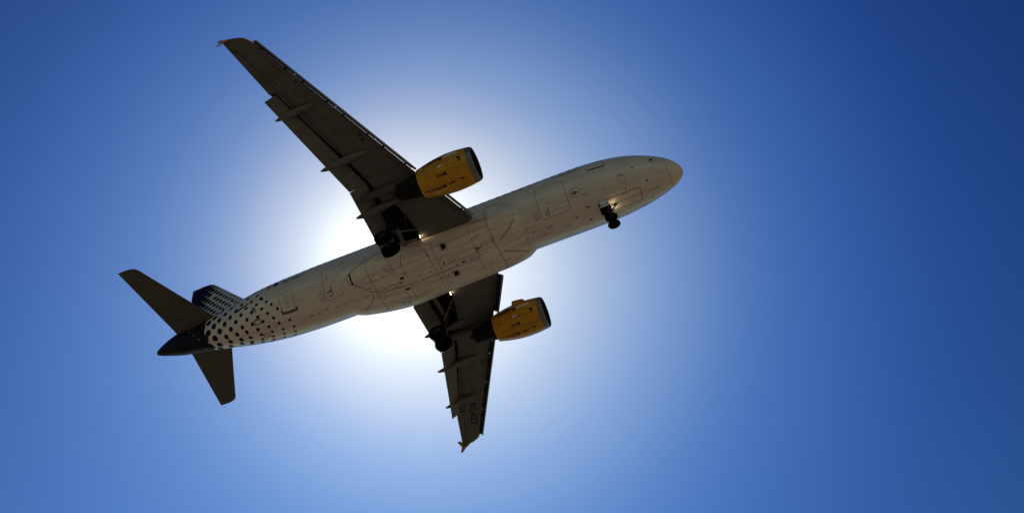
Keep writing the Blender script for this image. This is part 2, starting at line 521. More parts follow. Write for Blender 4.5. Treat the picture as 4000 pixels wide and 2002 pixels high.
WELL = [(16.40, 2.72), (16.48, 2.34), (16.75, 2.05), (17.0, 1.7), (18.0, 1.7), (18.08, 2.2), (18.04, 4.45), (17.86, 5.02), (16.99, 4.84), (16.82, 4.32)]
def boolean_cut(obj, cutter_mb):
    cut = cutter_mb.build('cutter', plane, fix=True)
    bpy.context.view_layer.update()
    md = obj.modifiers.new('cut', 'BOOLEAN'); md.object = cut; md.operation = 'DIFFERENCE'; md.solver = 'EXACT'; md.material_mode = 'TRANSFER'
    dg = bpy.context.evaluated_depsgraph_get()
    me = bpy.data.meshes.new_from_object(obj.evaluated_get(dg))
    obj.modifiers.clear()
    old = obj.data; obj.data = me; bpy.data.meshes.remove(old)
    cm_ = cut.data; bpy.data.objects.remove(cut); bpy.data.meshes.remove(cm_)

def airfoil2(pl, pt, th, n=9, droop=0.0):
    """closed section between a leading point and a trailing point in the x-z plane"""
    pl, pt = Vector(pl), Vector(pt)
    d = pt - pl; L_ = d.length; u = d.normalized(); w = Vector((-u.z, 0, u.x))
    if w.z < 0: w = -w
    pts = []
    for k in range(n + 1):
        t = (1 - k / n) ** 1.8
        pts.append(pl + u * L_ * t - w * th * 0.35 * (math.sqrt(t) * 1.48 - 0.63 * t - 0.85 * t * t) * 1.5)
    for k in range(1, n):
        t = (k / n) ** 1.8
        pts.append(pl + u * L_ * t + w * th * 0.65 * (math.sqrt(t) * 1.48 - 0.63 * t - 0.85 * t * t) * 1.5)
    return pts

def boat(mb, x0, x1, y, s, w, depth, drop, m, top=0.05):
    secs = []
    n = 22
    for i in range(n + 1):
        t = i / n
        tt = 0.012 + t * 0.976
        prof = (math.sin(math.pi * tt ** 1.25)) ** 0.62
        prof = max(prof, 0.06)
        hw = max(w / 2 * prof, 0.012); hh = max(depth / 2 * prof, 0.02)
        base = zp(y) + top - drop * max(0, (t - 0.42) / 0.58) ** 1.35
        zc = base - hh * 0.95
        x = x0 + (x1 - x0) * t
        secs.append([(x, s * y + hw * math.cos(a) * (1 if math.sin(a) < 0 else 1), zc + hh * math.sin(a)) for a in [2 * math.pi * k / 18 for k in range(18)]])
    mb.loft(secs, m, True, True, True)

GEAR_X = 17.69
WING_DECAL = {}
# seams, access panels, grime and dots read off the aircraft skin, in aircraft axes
DECALS = [
["L","F",[[5.37,1.91,-0.13]],0.05,"grey",0,0],
["L","F",[[4.43,1.8,0.72],[4.39,1.85,-0.09]],0.05,"grey",0,0],
["L","F",[[5.45,1.92,-0.09],[4.36,1.85,-0.13]],0.11,"dark",0,0],
["L","F",[[1.8,1.34,-0.29],[1.41,1.2,-0.3],[1.47,1.15,-0.67],[1.83,1.28,-0.62]],0.02,"seam",1,0],
["Q","F",[[1.7,1.3,-0.36],[1.53,1.24,-0.36],[1.54,1.22,-0.53],[1.72,1.27,-0.53]],0,"dark",0,0],
["L","F",[[0.84,0.79,-0.91],[0.7,0.74,-0.88]],0.03,"dark",0,0],
["L","F",[[2.9,1.42,-0.84],[2.72,1.4,-0.82]],0.06,"dark",0,0],
["D","F",[[2.25,0.6,-1.5]],0.06,"dark",0,0],
["D","F",[[3.61,0.62,-1.63]],0.05,"dark",0,0],
["L","F",[[3.86,1.43,-1.03],[3.44,1.33,-1.09],[3.44,0.99,-1.41],[3.57,0.91,-1.48],[3.87,0.97,-1.47],[3.89,1.26,-1.23]],0.014,"seam",1,0],
["L","F",[[3.73,1.34,-1.12],[3.48,1.3,-1.13]],0.03,"dark",0,0],
["L","F",[[4.85,1.23,-1.33],[4.69,1.2,-1.35],[4.71,0.94,-1.54],[4.89,0.97,-1.52]],0.014,"seam",1,0],
["L","F",[[4.89,0.46,-1.74],[2.93,0.46,-1.63],[2.81,0.39,-1.65],[2.81,-0.34,-1.66],[2.95,-0.47,-1.63],[4.85,-0.41,-1.75]],0.03,"dark2",0,0],
["L","F",[[4.46,0.03,-1.79],[2.83,0.02,-1.7]],0.02,"seam",0,0],
["L","F",[[2.73,0.03,-1.69],[2.46,0.0,-1.66]],0.02,"seam",0,[1,1]],
["L","F",[[2.38,0.03,-1.65],[2.29,-0.04,-1.64]],0.03,"seam",0,0],
["L","F",[[2.13,-0.02,-1.62],[2.01,-0.06,-1.59]],0.05,"dark",0,0],
["L","F",[[1.84,-0.01,-1.57],[1.69,-0.03,-1.54]],0.03,"dark",0,0],
["L","F",[[1.82,0.12,-1.56],[1.86,-0.18,-1.56]],0.012,"seam",0,0],
["D","F",[[2.25,-0.62,-1.49]],0.06,"dark",0,0],
["L","F",[[2.91,-1.01,-1.34],[2.74,-1.1,-1.24]],0.06,"dark",0,0],
["L","F",[[2.89,-1.34,-0.97]],0.06,"dark",0,0],
["L","F",[[6.21,0.46,-1.74],[6.0,0.41,-1.75]],0.06,"dark",0,0],
["L","F",[[6.99,0.07,-1.8],[6.9,0.04,-1.8]],0.06,"dark",0,0],
["D","F",[[6.2,-0.46,-1.74]],0.06,"dark",0,0],
["D","F",[[5.74,-0.58,-1.71]],0.03,"dark",0,0],
["L","F",[[4.06,-1.18,-1.33],[3.92,-1.27,-1.23]],0.03,"seam",0,0],
["L","F",[[6.83,-1.23,-1.34],[6.3,-1.33,-1.26],[6.36,-1.55,-1.0],[6.84,-1.53,-1.03]],0.014,"seam",1,0],
["L","F",[[8.92,1.94,-0.15],[8.84,1.95,-0.1],[7.16,1.93,-0.19],[7.08,1.9,-0.3],[7.09,0.77,-1.63],[7.19,0.65,-1.68],[8.72,0.61,-1.7],[8.86,0.66,-1.68],[8.93,0.81,-1.62]],0.022,"dark2",1,0],
["L","F",[[8.2,0.94,-1.55],[7.09,0.89,-1.58]],0.014,"seam",0,[2,1]],
["L","F",[[8.43,1.14,-1.42],[8.44,0.78,-1.63]],0.035,"dark",0,0],
["L","F",[[8.43,1.15,-1.41],[8.32,1.15,-1.42]],0.02,"dark",0,0],
["L","F",[[8.52,0.79,-1.62],[8.38,0.79,-1.62]],0.02,"dark",0,0],
["L","F",[[8.58,1.72,-0.75],[8.49,1.72,-0.76],[8.5,1.56,-1.0],[8.61,1.54,-1.02]],0.012,"seam",1,0],
["L","F",[[9.52,1.15,-1.42],[9.0,1.11,-1.44]],0.03,"scuff",0,0],
["L","F",[[9.51,1.07,-1.47],[9.0,1.02,-1.5]],0.03,"scuff",0,0],
["L","F",[[9.5,0.99,-1.52],[9.01,0.94,-1.55]],0.03,"scuff",0,0],
["L","F",[[9.48,0.9,-1.57],[9.02,0.83,-1.61]],0.03,"scuff",0,0],
["L","F",[[9.45,0.81,-1.62],[9.05,0.76,-1.64]],0.03,"scuff",0,0],
["L","F",[[9.42,0.72,-1.66],[9.14,0.69,-1.67]],0.03,"scuff",0,0],
["L","F",[[8.58,1.06,-1.48],[8.58,0.79,-1.62]],0.06,"scuff",0,0],
["L","F",[[6.8,1.54,-1.02],[6.72,1.58,-0.97],[6.26,1.54,-1.02],[6.32,1.21,-1.36],[6.38,1.17,-1.39],[6.83,1.21,-1.37]],0.024,"dark2",1,0],
["O","F",[[6.56,1.38,-1.21]],[0.17,0.1],"scuffd",0,0],
["L","F",[[6.14,1.44,-1.14],[5.77,1.43,-1.15],[5.85,1.04,-1.49],[6.2,1.04,-1.49]],0.012,"seam",1,0],
["L","F",[[6.12,1.16,-1.4],[5.94,1.15,-1.41]],0.05,"dark",0,0],
["L","F",[[6.22,0.46,-1.74],[6.07,0.43,-1.75]],0.07,"dark",0,0],
["L","F",[[7.02,0.08,-1.8],[6.88,0.04,-1.8]],0.06,"dark",0,0],
["L","F",[[6.22,-0.45,-1.74],[6.09,-0.46,-1.74]],0.06,"dark",0,0],
["L","F",[[7.77,-0.3,-1.77],[7.45,-0.3,-1.77]],0.035,"dark",0,0],
["R","F",[[8.71,0.06,-1.8]],[0.15,0.1],"dark2",0,0],
["L","F",[[9.32,-0.06,-1.8],[9.12,-0.09,-1.8],[9.13,-0.22,-1.79],[9.33,-0.2,-1.79]],0.014,"dark2",1,0],
["D","F",[[9.25,-0.14,-1.79]],0.025,"dark",0,0],
["L","F",[[9.79,0.18,-1.79],[9.49,0.13,-1.79]],0.02,"seam",0,0],
["L","F",[[9.77,0.17,-1.79],[9.78,0.07,-1.8]],0.05,"dark",0,0],
["L","B",[[10.97,0.15,-1.89],[10.61,0.06,-1.84]],0.04,"scuff",0,0],
["L","F",[[10.38,-0.2,-1.79],[10.15,-0.2,-1.79]],0.05,"scuff",0,0],
["L","F",[[7.71,1.98,0.33],[7.6,1.97,0.14]],0.05,"dark",0,0],
["D","F",[[8.7,1.98,0.32]],0.07,"whiteink",0,0],
["L","B",[[12.23,1.96,-0.01],[12.2,2.1,-0.76],[12.18,1.96,-1.35],[12.2,1.7,-1.66],[12.19,1.11,-1.94],[12.16,0.47,-2.02],[12.11,-0.29,-2.02],[12.11,-0.96,-1.96],[12.16,-1.6,-1.73]],0.03,"dark2",0,0],
["L","F",[[12.2,1.96,-0.05],[11.66,1.96,-0.05],[11.13,1.94,-0.13],[10.74,1.94,-0.45],[10.56,1.9,-0.66]],0.025,"dark2",0,0],
["L","B",[[10.55,1.89,-0.68],[10.51,1.77,-1.1],[10.5,1.54,-1.42]],0.012,"seam",0,0],
["L","B",[[10.54,1.44,-1.53],[10.62,1.31,-1.64],[10.89,1.07,-1.79],[11.41,0.76,-1.9],[11.87,0.48,-1.98]],0.04,"dark",0,0],
["L","B",[[11.87,-0.27,-1.98],[11.19,-0.66,-1.89],[10.48,-1.08,-1.68]],0.035,"dark",0,0],
["L","B",[[13.39,2.11,-1.27],[13.4,1.69,-1.86],[13.39,0.95,-2.17],[13.37,0.29,-2.24],[13.43,-0.76,-2.21],[13.49,-1.63,-1.91]],0.026,"dark2",0,[2,1]],
["L","B",[[15.87,2.06,-1.59],[15.89,1.71,-1.99],[15.85,1.11,-2.28],[15.84,0.27,-2.4],[15.86,-0.37,-2.39],[15.88,-1.23,-2.24]],0.028,"dark2",0,[3,1]],
["L","B",[[16.84,2.05,-1.62],[16.5,1.85,-1.87],[16.27,1.48,-2.14],[16.23,1.07,-2.29],[16.17,0.34,-2.39]],0.022,"dark2",0,0],
["L","B",[[17.93,0.42,-2.39],[16.17,0.34,-2.39]],0.02,"dark2",0,[2,1]],
["L","B",[[16.17,0.34,-2.39],[15.82,0.33,-2.39],[15.12,0.47,-2.37],[13.69,0.46,-2.28],[13.34,0.45,-2.22],[12.21,0.29,-2.04]],0.026,"dark2",0,[3,1]],
["L","B",[[17.99,-0.02,-2.4],[16.14,0.08,-2.4],[15.76,0.05,-2.4],[14.13,-0.02,-2.33],[13.32,-0.08,-2.23]],0.022,"dark2",0,[3,1]],
["L","B",[[15.88,1.73,-1.98],[14.9,1.71,-1.96],[13.4,1.69,-1.86],[12.28,1.66,-1.71]],0.02,"dark2",0,[2,1]],
["L","B",[[15.07,1.34,-2.18],[15.16,0.45,-2.37]],0.02,"seam",0,[1,1]],
["L","B",[[15.77,1.17,-2.26],[15.18,1.15,-2.25]],0.014,"seam",0,0],
["L","B",[[12.13,1.94,-1.38],[13.3,2.06,-1.37]],0.035,"dark2",0,0],
["L","B",[[12.02,1.92,-1.38],[10.57,1.64,-1.37]],0.014,"seam",0,[2,2]],
["L","B",[[13.36,0.75,-2.2],[12.62,0.86,-2.06],[12.62,0.37,-2.11],[13.4,0.37,-2.24]],0.016,"seam",1,0],
["Q","B",[[13.35,0.74,-2.2],[12.87,0.64,-2.13],[12.87,0.62,-2.14],[13.35,0.52,-2.22]],0,"scuff",0,0],
["L","B",[[13.36,0.75,-2.2],[13.36,0.52,-2.22]],0.05,"dark",0,0],
["L","B",[[13.31,-1.04,-2.13],[12.61,-1.11,-2.01],[12.67,-1.57,-1.83]],0.014,"seam",0,0],
["L","B",[[13.49,-1.56,-1.95],[13.04,-1.42,-1.96]],0.02,"seam",0,0],
["Q","B",[[12.09,-0.94,-1.96],[11.69,-0.93,-1.9],[11.68,-1.09,-1.87],[12.07,-1.11,-1.92]],0,"scuffl",0,0],
["L","B",[[12.32,0.81,-2.02],[12.22,0.72,-2.01]],0.03,"dark2",0,0],
["L","B",[[12.26,0.68,-2.02],[12.16,0.59,-2.02]],0.03,"dark2",0,0],
["L","B",[[12.34,0.62,-2.04],[12.24,0.54,-2.03]],0.03,"dark2",0,0],
["L","B",[[12.9,-0.65,-2.14],[12.9,-0.86,-2.11]],0.03,"scuff",0,0],
["L","B",[[12.75,-0.66,-2.11],[12.76,-0.87,-2.09]],0.03,"scuff",0,0],
["L","B",[[12.54,-0.66,-2.08],[12.55,-0.88,-2.05]],0.03,"scuff",0,0],
["L","B",[[12.45,-0.96,-2.02],[12.46,-1.19,-1.96]],0.03,"scuff",0,0],
["L","B",[[12.96,-0.72,-2.14],[12.97,-0.94,-2.11]],0.03,"scuff",0,0],
["L","B",[[13.86,0.2,-2.31],[13.86,0.06,-2.31]],0.03,"dark2",0,0],
["L","B",[[13.71,0.2,-2.29],[13.71,0.06,-2.29]],0.03,"dark2",0,0],
["L","B",[[13.54,0.17,-2.26],[13.54,0.04,-2.27]],0.03,"dark2",0,0],
["L","B",[[13.51,0.05,-2.26],[13.51,-0.09,-2.26]],0.03,"dark2",0,0],
["L","B",[[13.9,0.39,-2.3],[13.47,0.34,-2.25],[13.49,0.01,-2.26],[13.91,0.01,-2.31]],0.012,"seam",1,0],
["Q","B",[[15.33,1.69,-1.99],[15.04,1.68,-1.99],[15.0,1.42,-2.14],[15.32,1.37,-2.18]],0,"dark",0,0],
["L","B",[[15.37,1.73,-1.96],[14.99,1.72,-1.96],[14.97,1.38,-2.16],[15.36,1.33,-2.2]],0.02,"seam",1,0],
["Q","B",[[15.23,-0.18,-2.38],[14.94,-0.2,-2.37],[14.94,-0.52,-2.36],[15.26,-0.54,-2.37]],0,"dark",0,0],
["L","B",[[15.32,-0.11,-2.39],[14.88,-0.13,-2.37],[14.89,-0.57,-2.35],[15.35,-0.58,-2.37]],0.02,"seam",1,0],
["O","B",[[14.37,0.2,-2.35]],[0.13,0.06],"dark",0,0],
["D","B",[[14.81,0.14,-2.37]],0.06,"dark",0,0],
["O","B",[[15.52,0.61,-2.37]],[0.08,0.05],"dark",0,0],
["D","B",[[15.62,-0.33,-2.39]],0.05,"dark",0,0],
["L","B",[[15.72,1.03,-2.3],[15.63,1.02,-2.3]],0.035,"dark",0,0],
["L","B",[[15.72,0.82,-2.35],[15.62,0.81,-2.35]],0.035,"dark",0,0],
["L","B",[[15.6,0.41,-2.39],[15.51,0.39,-2.39]],0.035,"dark",0,0],
["L","B",[[15.59,0.95,-2.32],[15.5,0.94,-2.32]],0.035,"dark",0,0],
["L","B",[[15.73,-0.76,-2.35],[15.64,-0.77,-2.35]],0.035,"dark",0,0],
["L","B",[[15.74,-0.99,-2.31],[15.65,-1.0,-2.31]],0.035,"dark",0,0],
["L","B",[[15.59,-0.85,-2.34],[15.5,-0.87,-2.33]],0.035,"dark",0,0],
["L","B",[[15.69,-0.53,-2.38],[15.06,-0.56,-2.36],[15.12,-1.16,-2.25]],0.014,"seam",0,0],
["L","B",[[16.18,-1.41,-2.17],[16.03,-1.29,-2.22],[14.99,-1.35,-2.17],[14.92,-1.47,-2.11],[15.05,-1.64,-2.02],[16.13,-1.57,-2.08]],0.028,"redink",1,0],
["L","B",[[17.19,0.38,-2.39],[17.22,-0.01,-2.4]],0.02,"dark2",0,0],
["L","B",[[17.53,1.01,-2.31],[17.38,0.81,-2.35],[17.11,0.74,-2.36],[16.76,0.84,-2.34]],0.016,"scuffl",0,0],
["L","B",[[17.5,-0.62,-2.38],[17.25,-0.46,-2.39],[16.75,-0.58,-2.38]],0.016,"scuffl",0,0],
["L","B",[[16.14,0.08,-2.4],[16.17,-1.12,-2.28],[16.29,-1.45,-2.15]],0.02,"dark2",0,0],
["L","B",[[18.04,-0.0,-2.4],[18.15,-1.25,-2.24],[18.0,-1.52,-2.11],[16.34,-1.54,-2.1]],0.02,"dark2",0,0],
["L","B",[[14.83,0.86,-2.31],[14.73,0.53,-2.35],[15.11,0.5,-2.37]],0.012,"seam",0,0],
["L","B",[[17.74,1.96,-1.75],[17.95,1.78,-1.93],[18.06,1.43,-2.16],[18.06,0.98,-2.31],[18.01,0.34,-2.39]],0.022,"dark2",0,0],
["L","B",[[18.77,1.93,-1.75],[18.68,1.33,-2.2],[18.61,0.62,-2.37],[18.51,0.04,-2.4],[18.54,-0.81,-2.35],[18.68,-1.57,-2.08]],0.022,"dark2",0,[2,1]],
["L","B",[[20.28,2.01,-1.37],[20.38,1.83,-1.62],[20.37,1.52,-1.88],[20.27,0.92,-2.12],[20.3,0.16,-2.18],[20.31,-0.97,-2.1],[20.3,-1.43,-1.94]],0.03,"dark2",0,[3,1]],
["L","B",[[20.3,1.0,-2.1],[18.74,1.06,-2.28]],0.02,"dark2",0,[2,1]],
["L","B",[[20.34,0.21,-2.17],[18.44,0.4,-2.39]],0.03,"scuff",0,0],
["L","B",[[20.41,0.07,-2.16],[18.6,0.07,-2.39]],0.03,"scuff",0,0],
["L","B",[[20.22,-0.8,-2.15],[18.67,-0.79,-2.34]],0.02,"dark2",0,[2,1]],
["L","B",[[19.26,2.18,-1.22],[19.75,2.14,-1.2],[20.49,2.03,-1.25],[21.28,1.81,-1.39],[21.62,1.68,-1.45],[21.83,1.53,-1.52],[21.88,1.35,-1.62],[21.63,1.03,-1.79],[21.08,0.71,-1.96],[20.74,0.4,-2.07],[20.62,0.09,-2.11],[20.74,-0.22,-2.08],[21.1,-0.56,-1.97],[21.59,-0.86,-1.84],[21.84,-1.09,-1.74]],0.035,"dark",0,0],
["L","B",[[21.59,1.68,-1.45],[21.6,1.05,-1.79]],0.11,"dark",0,0],
["Q","B",[[18.5,0.69,-2.36],[18.21,0.67,-2.37],[18.23,0.53,-2.38],[18.48,0.53,-2.38]],0,"dark",0,0],
["Q","B",[[18.49,-0.15,-2.39],[18.2,-0.16,-2.4],[18.21,-0.3,-2.4],[18.48,-0.29,-2.39]],0,"dark",0,0],
["L","B",[[19.18,1.63,-1.99],[18.76,1.61,-2.04],[18.73,1.15,-2.25],[19.13,1.18,-2.21]],0.016,"seam",1,0],
["L","B",[[19.18,1.44,-2.1],[18.91,1.44,-2.13]],0.03,"dark",0,0],
["L","B",[[19.18,-0.96,-2.26],[18.67,-0.99,-2.31],[18.79,-1.57,-2.06],[19.19,-1.47,-2.08]],0.016,"seam",1,0],
["L","B",[[20.27,-1.03,-2.09],[19.85,-1.04,-2.16],[19.93,-1.35,-2.04]],0.016,"seam",0,0],
["L","B",[[19.1,-1.15,-2.22],[18.96,-1.16,-2.23]],0.03,"dark2",0,0],
["L","B",[[20.24,-1.1,-2.08],[20.25,-1.26,-2.02]],0.03,"dark",0,0],
["L","B",[[18.69,0.31,-2.38],[18.32,0.35,-2.39]],0.06,"scuff",0,0],
["L","B",[[21.24,-0.01,-1.95],[20.9,0.03,-2.04]],0.05,"scuff",0,0],
["L","B",[[20.59,0.28,-2.11],[20.32,0.25,-2.17]],0.08,"scuff",0,0],
["L","B",[[19.12,0.14,-2.35],[18.66,0.09,-2.39]],0.03,"scuff",0,0],
["L","B",[[16.37,1.53,-2.11],[16.19,1.1,-2.29]],0.05,"scuff",0,0],
["L","B",[[18.05,1.6,-2.07],[18.08,1.32,-2.21]],0.05,"scuff",0,0],
["L","F",[[23.64,1.93,-0.23],[23.59,1.94,-0.18],[21.87,1.93,-0.2],[21.72,1.96,-0.47],[21.6,1.78,-1.33],[21.69,0.86,-1.82],[21.81,0.71,-1.82],[23.5,0.57,-1.76],[23.63,0.65,-1.73],[23.65,0.85,-1.64],[23.6,1.61,-0.98]],0.022,"dark2",1,0],
["L","F",[[23.15,1.28,-1.35],[23.14,0.86,-1.64]],0.045,"dark",0,0],
["L","B",[[23.63,1.01,-1.55],[21.61,1.04,-1.79]],0.012,"seam",0,[2,2]],
["L","F",[[23.52,1.02,-1.55],[23.18,1.07,-1.51]],0.11,"scuff",0,0],
["L","F",[[23.44,0.81,-1.66],[23.16,0.82,-1.66]],0.07,"scuff",0,0],
["L","F",[[24.09,1.21,-1.42],[23.66,1.21,-1.41]],0.035,"scuff",0,[1,1]],
["L","F",[[24.09,1.08,-1.51],[23.66,1.09,-1.5]],0.035,"scuff",0,[1,1]],
["L","F",[[24.06,0.89,-1.63],[23.71,0.9,-1.62]],0.035,"scuff",0,[1,1]],
["L","F",[[24.07,0.68,-1.72],[23.73,0.69,-1.72]],0.035,"scuff",0,[1,1]],
["L","F",[[24.11,1.22,-1.41],[24.01,0.62,-1.74]],0.035,"scuff",0,[1,1]],
["L","F",[[23.89,1.2,-1.42],[23.85,0.62,-1.75]],0.035,"scuff",0,[1,1]],
["L","F",[[23.73,1.2,-1.43],[23.73,0.68,-1.72]],0.035,"scuff",0,[1,1]],
["R","F",[[23.26,1.66,-0.9]],[0.08,0.08],"seam",0,0],
["L","F",[[26.79,1.68,-0.73],[26.7,1.7,-0.7],[25.95,1.71,-0.76],[25.87,1.68,-0.82],[25.8,0.97,-1.58],[25.94,0.84,-1.64],[26.68,0.81,-1.64],[26.77,0.94,-1.56]],0.018,"seam",1,0],
["L","F",[[26.8,0.77,-1.65],[25.75,0.75,-1.69]],0.15,"dark3",0,0],
["L","F",[[26.8,0.95,-1.55],[26.78,0.72,-1.67]],0.13,"dark3",0,0],
["L","F",[[25.77,0.93,-1.6],[25.71,0.75,-1.69]],0.12,"dark3",0,0],
["L","F",[[26.4,1.61,-0.89],[26.22,1.6,-0.93]],0.03,"dark",0,0],
["L","F",[[26.39,1.52,-1.03],[26.3,1.53,-1.03]],0.03,"dark",0,0],
["L","F",[[26.41,1.42,-1.16],[26.26,1.43,-1.16]],0.03,"dark",0,0],
["L","F",[[26.38,1.32,-1.27],[26.19,1.32,-1.28]],0.03,"dark",0,0],
["L","F",[[26.36,1.21,-1.38],[26.13,1.22,-1.38]],0.03,"dark",0,0],
["L","F",[[26.44,1.16,-1.42],[26.34,1.05,-1.5],[26.26,1.05,-1.51]],0.012,"seam",0,0],
["L","F",[[25.18,0.03,-1.86],[25.06,0.03,-1.86]],0.08,"scuff",0,0],
["L","F",[[24.58,0.02,-1.85],[24.46,0.02,-1.85]],0.08,"scuff",0,0],
["L","F",[[23.99,0.06,-1.85],[23.87,0.06,-1.85]],0.08,"scuff",0,0],
["L","F",[[23.35,0.02,-1.84],[23.24,0.02,-1.84]],0.08,"scuff",0,0],
["L","F",[[22.75,-0.02,-1.84],[22.64,-0.02,-1.84]],0.08,"scuff",0,0],
["Q","F",[[27.93,1.81,0.32],[27.94,1.76,0.78],[27.52,1.82,0.66],[27.51,1.85,0.23]],0,"flagred",0,0],
["Q","F",[[27.92,1.81,0.43],[27.92,1.79,0.6],[27.5,1.84,0.5],[27.51,1.85,0.34]],0,"flagyel",0,0],
["Q","F",[[27.39,1.86,0.31],[27.35,1.81,0.73],[26.95,1.86,0.58],[26.96,1.89,0.22]],0,"flagblue",0,0],
["L","F",[[29.27,1.61,-0.11]],0.035,"grey",0,0],
["L","F",[[32.02,0.13,3.86],[30.19,1.45,-0.14]],0.035,"grey",0,0],
["L","F",[[30.22,1.39,-0.32],[29.19,1.61,-0.2]],0.13,"dark",0,0],
["L","F",[[28.91,0.88,-1.38],[28.45,0.9,-1.43],[28.46,0.65,-1.57],[28.93,0.64,-1.51]],0.06,"dark",1,0],
["L","F",[[28.75,-0.15,-1.68],[28.4,-0.17,-1.71],[28.39,-0.42,-1.66],[28.77,-0.45,-1.61]],0.05,"dark",1,0],
["Q","F",[[28.96,1.46,-0.69],[28.67,1.49,-0.71],[28.59,1.3,-1.03],[28.9,1.29,-0.98]],0,"scuff",0,0],
["P","F",[[29.38,1.65,0.36]],0,"dot",0,0],
["P","F",[[28.98,1.67,0.73]],0,"dot",0,0],
["P","F",[[28.95,1.64,-0.21]],0,"dot",0,0],
["P","F",[[29.37,1.49,-0.48]],0,"dot",0,0],
["P","F",[[29.83,1.56,0.06]],0,"dot",0,0],
["P","F",[[30.31,1.48,0.71]],0,"dot",0,0],
["P","F",[[32.53,0.2,3.17]],0,"dot",0,0],
["P","F",[[30.76,1.42,0.38]],0,"dot",0,0],
["P","F",[[30.25,1.42,-0.24]],0,"dot",0,0],
["P","F",[[29.82,1.29,-0.72]],0,"dot",0,0],
["P","F",[[29.41,1.03,-1.16]],0,"dot",0,0],
["P","F",[[29.11,0.74,-1.44]],0,"dot",0,0],
["P","F",[[31.74,1.21,0.77]],0,"dot",0,0],
["P","F",[[31.23,1.31,0.12]],0,"dot",0,0],
["P","F",[[30.74,1.24,-0.44]],0,"dot",0,0],
["P","F",[[30.3,1.04,-0.92]],0,"dot",0,0],
["P","F",[[29.91,0.7,-1.3]],0,"dot",0,0],
["P","F",[[29.74,0.35,-1.49]],0,"dot",0,0],
["P","F",[[29.71,-0.1,-1.53]],0,"dot",0,0],
["P","F",[[33.25,0.2,3.06]],0,"dot",0,0],
["P","F",[[32.18,1.17,0.42]],0,"dot",0,0],
["P","F",[[31.7,1.16,-0.11]],0,"dot",0,0],
["P","F",[[31.24,1.02,-0.62]],0,"dot",0,0],
["P","F",[[30.82,0.73,-1.05]],0,"dot",0,0],
["P","F",[[30.51,0.35,-1.33]],0,"dot",0,0],
["P","F",[[30.46,-0.11,-1.39]],0,"dot",0,0],
["P","F",[[32.67,1.07,0.21]],0,"dot",0,0],
["P","F",[[32.17,0.98,-0.32]],0,"dot",0,0],
["P","F",[[31.75,0.73,-0.78]],0,"dot",0,0],
["P","F",[[31.39,0.34,-1.1]],0,"dot",0,0],
["P","F",[[33.16,0.94,0.02]],0,"dot",0,0],
["P","F",[[32.69,0.75,-0.49]],0,"dot",0,0],
["P","F",[[32.3,0.4,-0.86]],0,"dot",0,0],
["P","F",[[28.95,1.31,-0.94]],0,"dot",0,0],
["P","F",[[30.42,-0.08,-1.4]],0,"dot",0,0],
["P","F",[[31.32,-0.09,-1.17]],0,"dot",0,0],
["P","F",[[32.22,-0.12,-0.96]],0,"dot",0,0],
["P","F",[[32.29,0.39,-0.87]],0,"dot",0,0],
["P","F",[[29.9,-0.52,-1.4]],0,"dot",0,0],
["P","F",[[30.66,-0.48,-1.24]],0,"dot",0,0],
["P","F",[[31.59,-0.52,-0.97]],0,"dot",0,0],
["P","F",[[32.48,-0.54,-0.74]],0,"dot",0,0],
["P","F",[[30.06,-0.74,-1.24]],0,"dot",0,0],
["P","F",[[28.89,0.34,-1.63]],0,"dot",0,0],
["P","F",[[28.58,1.02,-1.32]],0,"dot",0,0],
["P","F",[[28.2,1.7,-0.32]],0,"dot",0,0],
["P","F",[[28.52,1.75,0.1]],0,"dot",0,0],
["P","F",[[28.1,1.68,-0.43]],0,"dot",0,0],
["P","F",[[27.75,1.57,-0.78]],0,"dot",0,0],
["P","F",[[27.39,1.42,-1.07]],0,"dot",0,0],
["P","F",[[27.03,1.14,-1.4]],0,"dot",0,0],
["P","F",[[28.53,1.55,-0.64]],0,"dot",0,0],
["P","F",[[28.16,1.35,-1.04]],0,"dot",0,0],
["P","F",[[27.81,1.06,-1.38]],0,"dot",0,0],
["P","F",[[27.5,0.73,-1.62]],0,"dot",0,0],
["P","F",[[27.3,0.31,-1.78]],0,"dot",0,0],
["P","F",[[26.53,0.29,-1.81]],0,"dot",0,0],
["P","F",[[26.54,-0.27,-1.81]],0,"dot",0,0],
["P","F",[[28.57,1.02,-1.32]],0,"dot",0,0],
["P","F",[[28.3,0.71,-1.55]],0,"dot",0,0],
["P","F",[[28.08,0.29,-1.72]],0,"dot",0,0],
["P","F",[[27.3,-0.2,-1.79]],0,"dot",0,0],
["P","F",[[28.89,0.33,-1.63]],0,"dot",0,0],
["P","F",[[28.07,-0.12,-1.74]],0,"dot",0,0],
["P","F",[[27.48,-0.62,-1.68]],0,"dot",0,0],
["P","F",[[26.73,-0.74,-1.67]],0,"dot",0,0],
["P","F",[[28.88,-0.1,-1.66]],0,"dot",0,0],
["P","F",[[28.25,-0.54,-1.63]],0,"dot",0,0],
["P","F",[[27.72,-1.0,-1.44]],0,"dot",0,0],
["P","F",[[26.99,-1.15,-1.4]],0,"dot",0,0],
["P","F",[[29.05,-0.5,-1.55]],0,"dot",0,0],
["P","F",[[29.24,-0.81,-1.37]],0,"dot",0,0],
["P","F",[[28.44,-0.87,-1.45]],0,"dot",0,0],
["P","F",[[28.77,-1.13,-1.19]],0,"dot",0,0],
["P2","F",[[33.12,0.47,-0.63]],0.34,"navy",0,0],
["P2","F",[[33.02,-0.14,-0.78]],0.34,"navy",0,0],
["P2","F",[[33.51,0.86,-0.03]],0.34,"navy",0,0],
["P2","F",[[33.39,0.24,-0.67]],0.34,"navy",0,0],
["P2","F",[[33.53,-0.38,-0.58]],0.34,"navy",0,0],
["P2","F",[[33.59,0.52,-0.47]],0.035,"whiteink",0,0],
["P2","F",[[33.98,0.76,-0.06]],0.035,"whiteink",0,0],
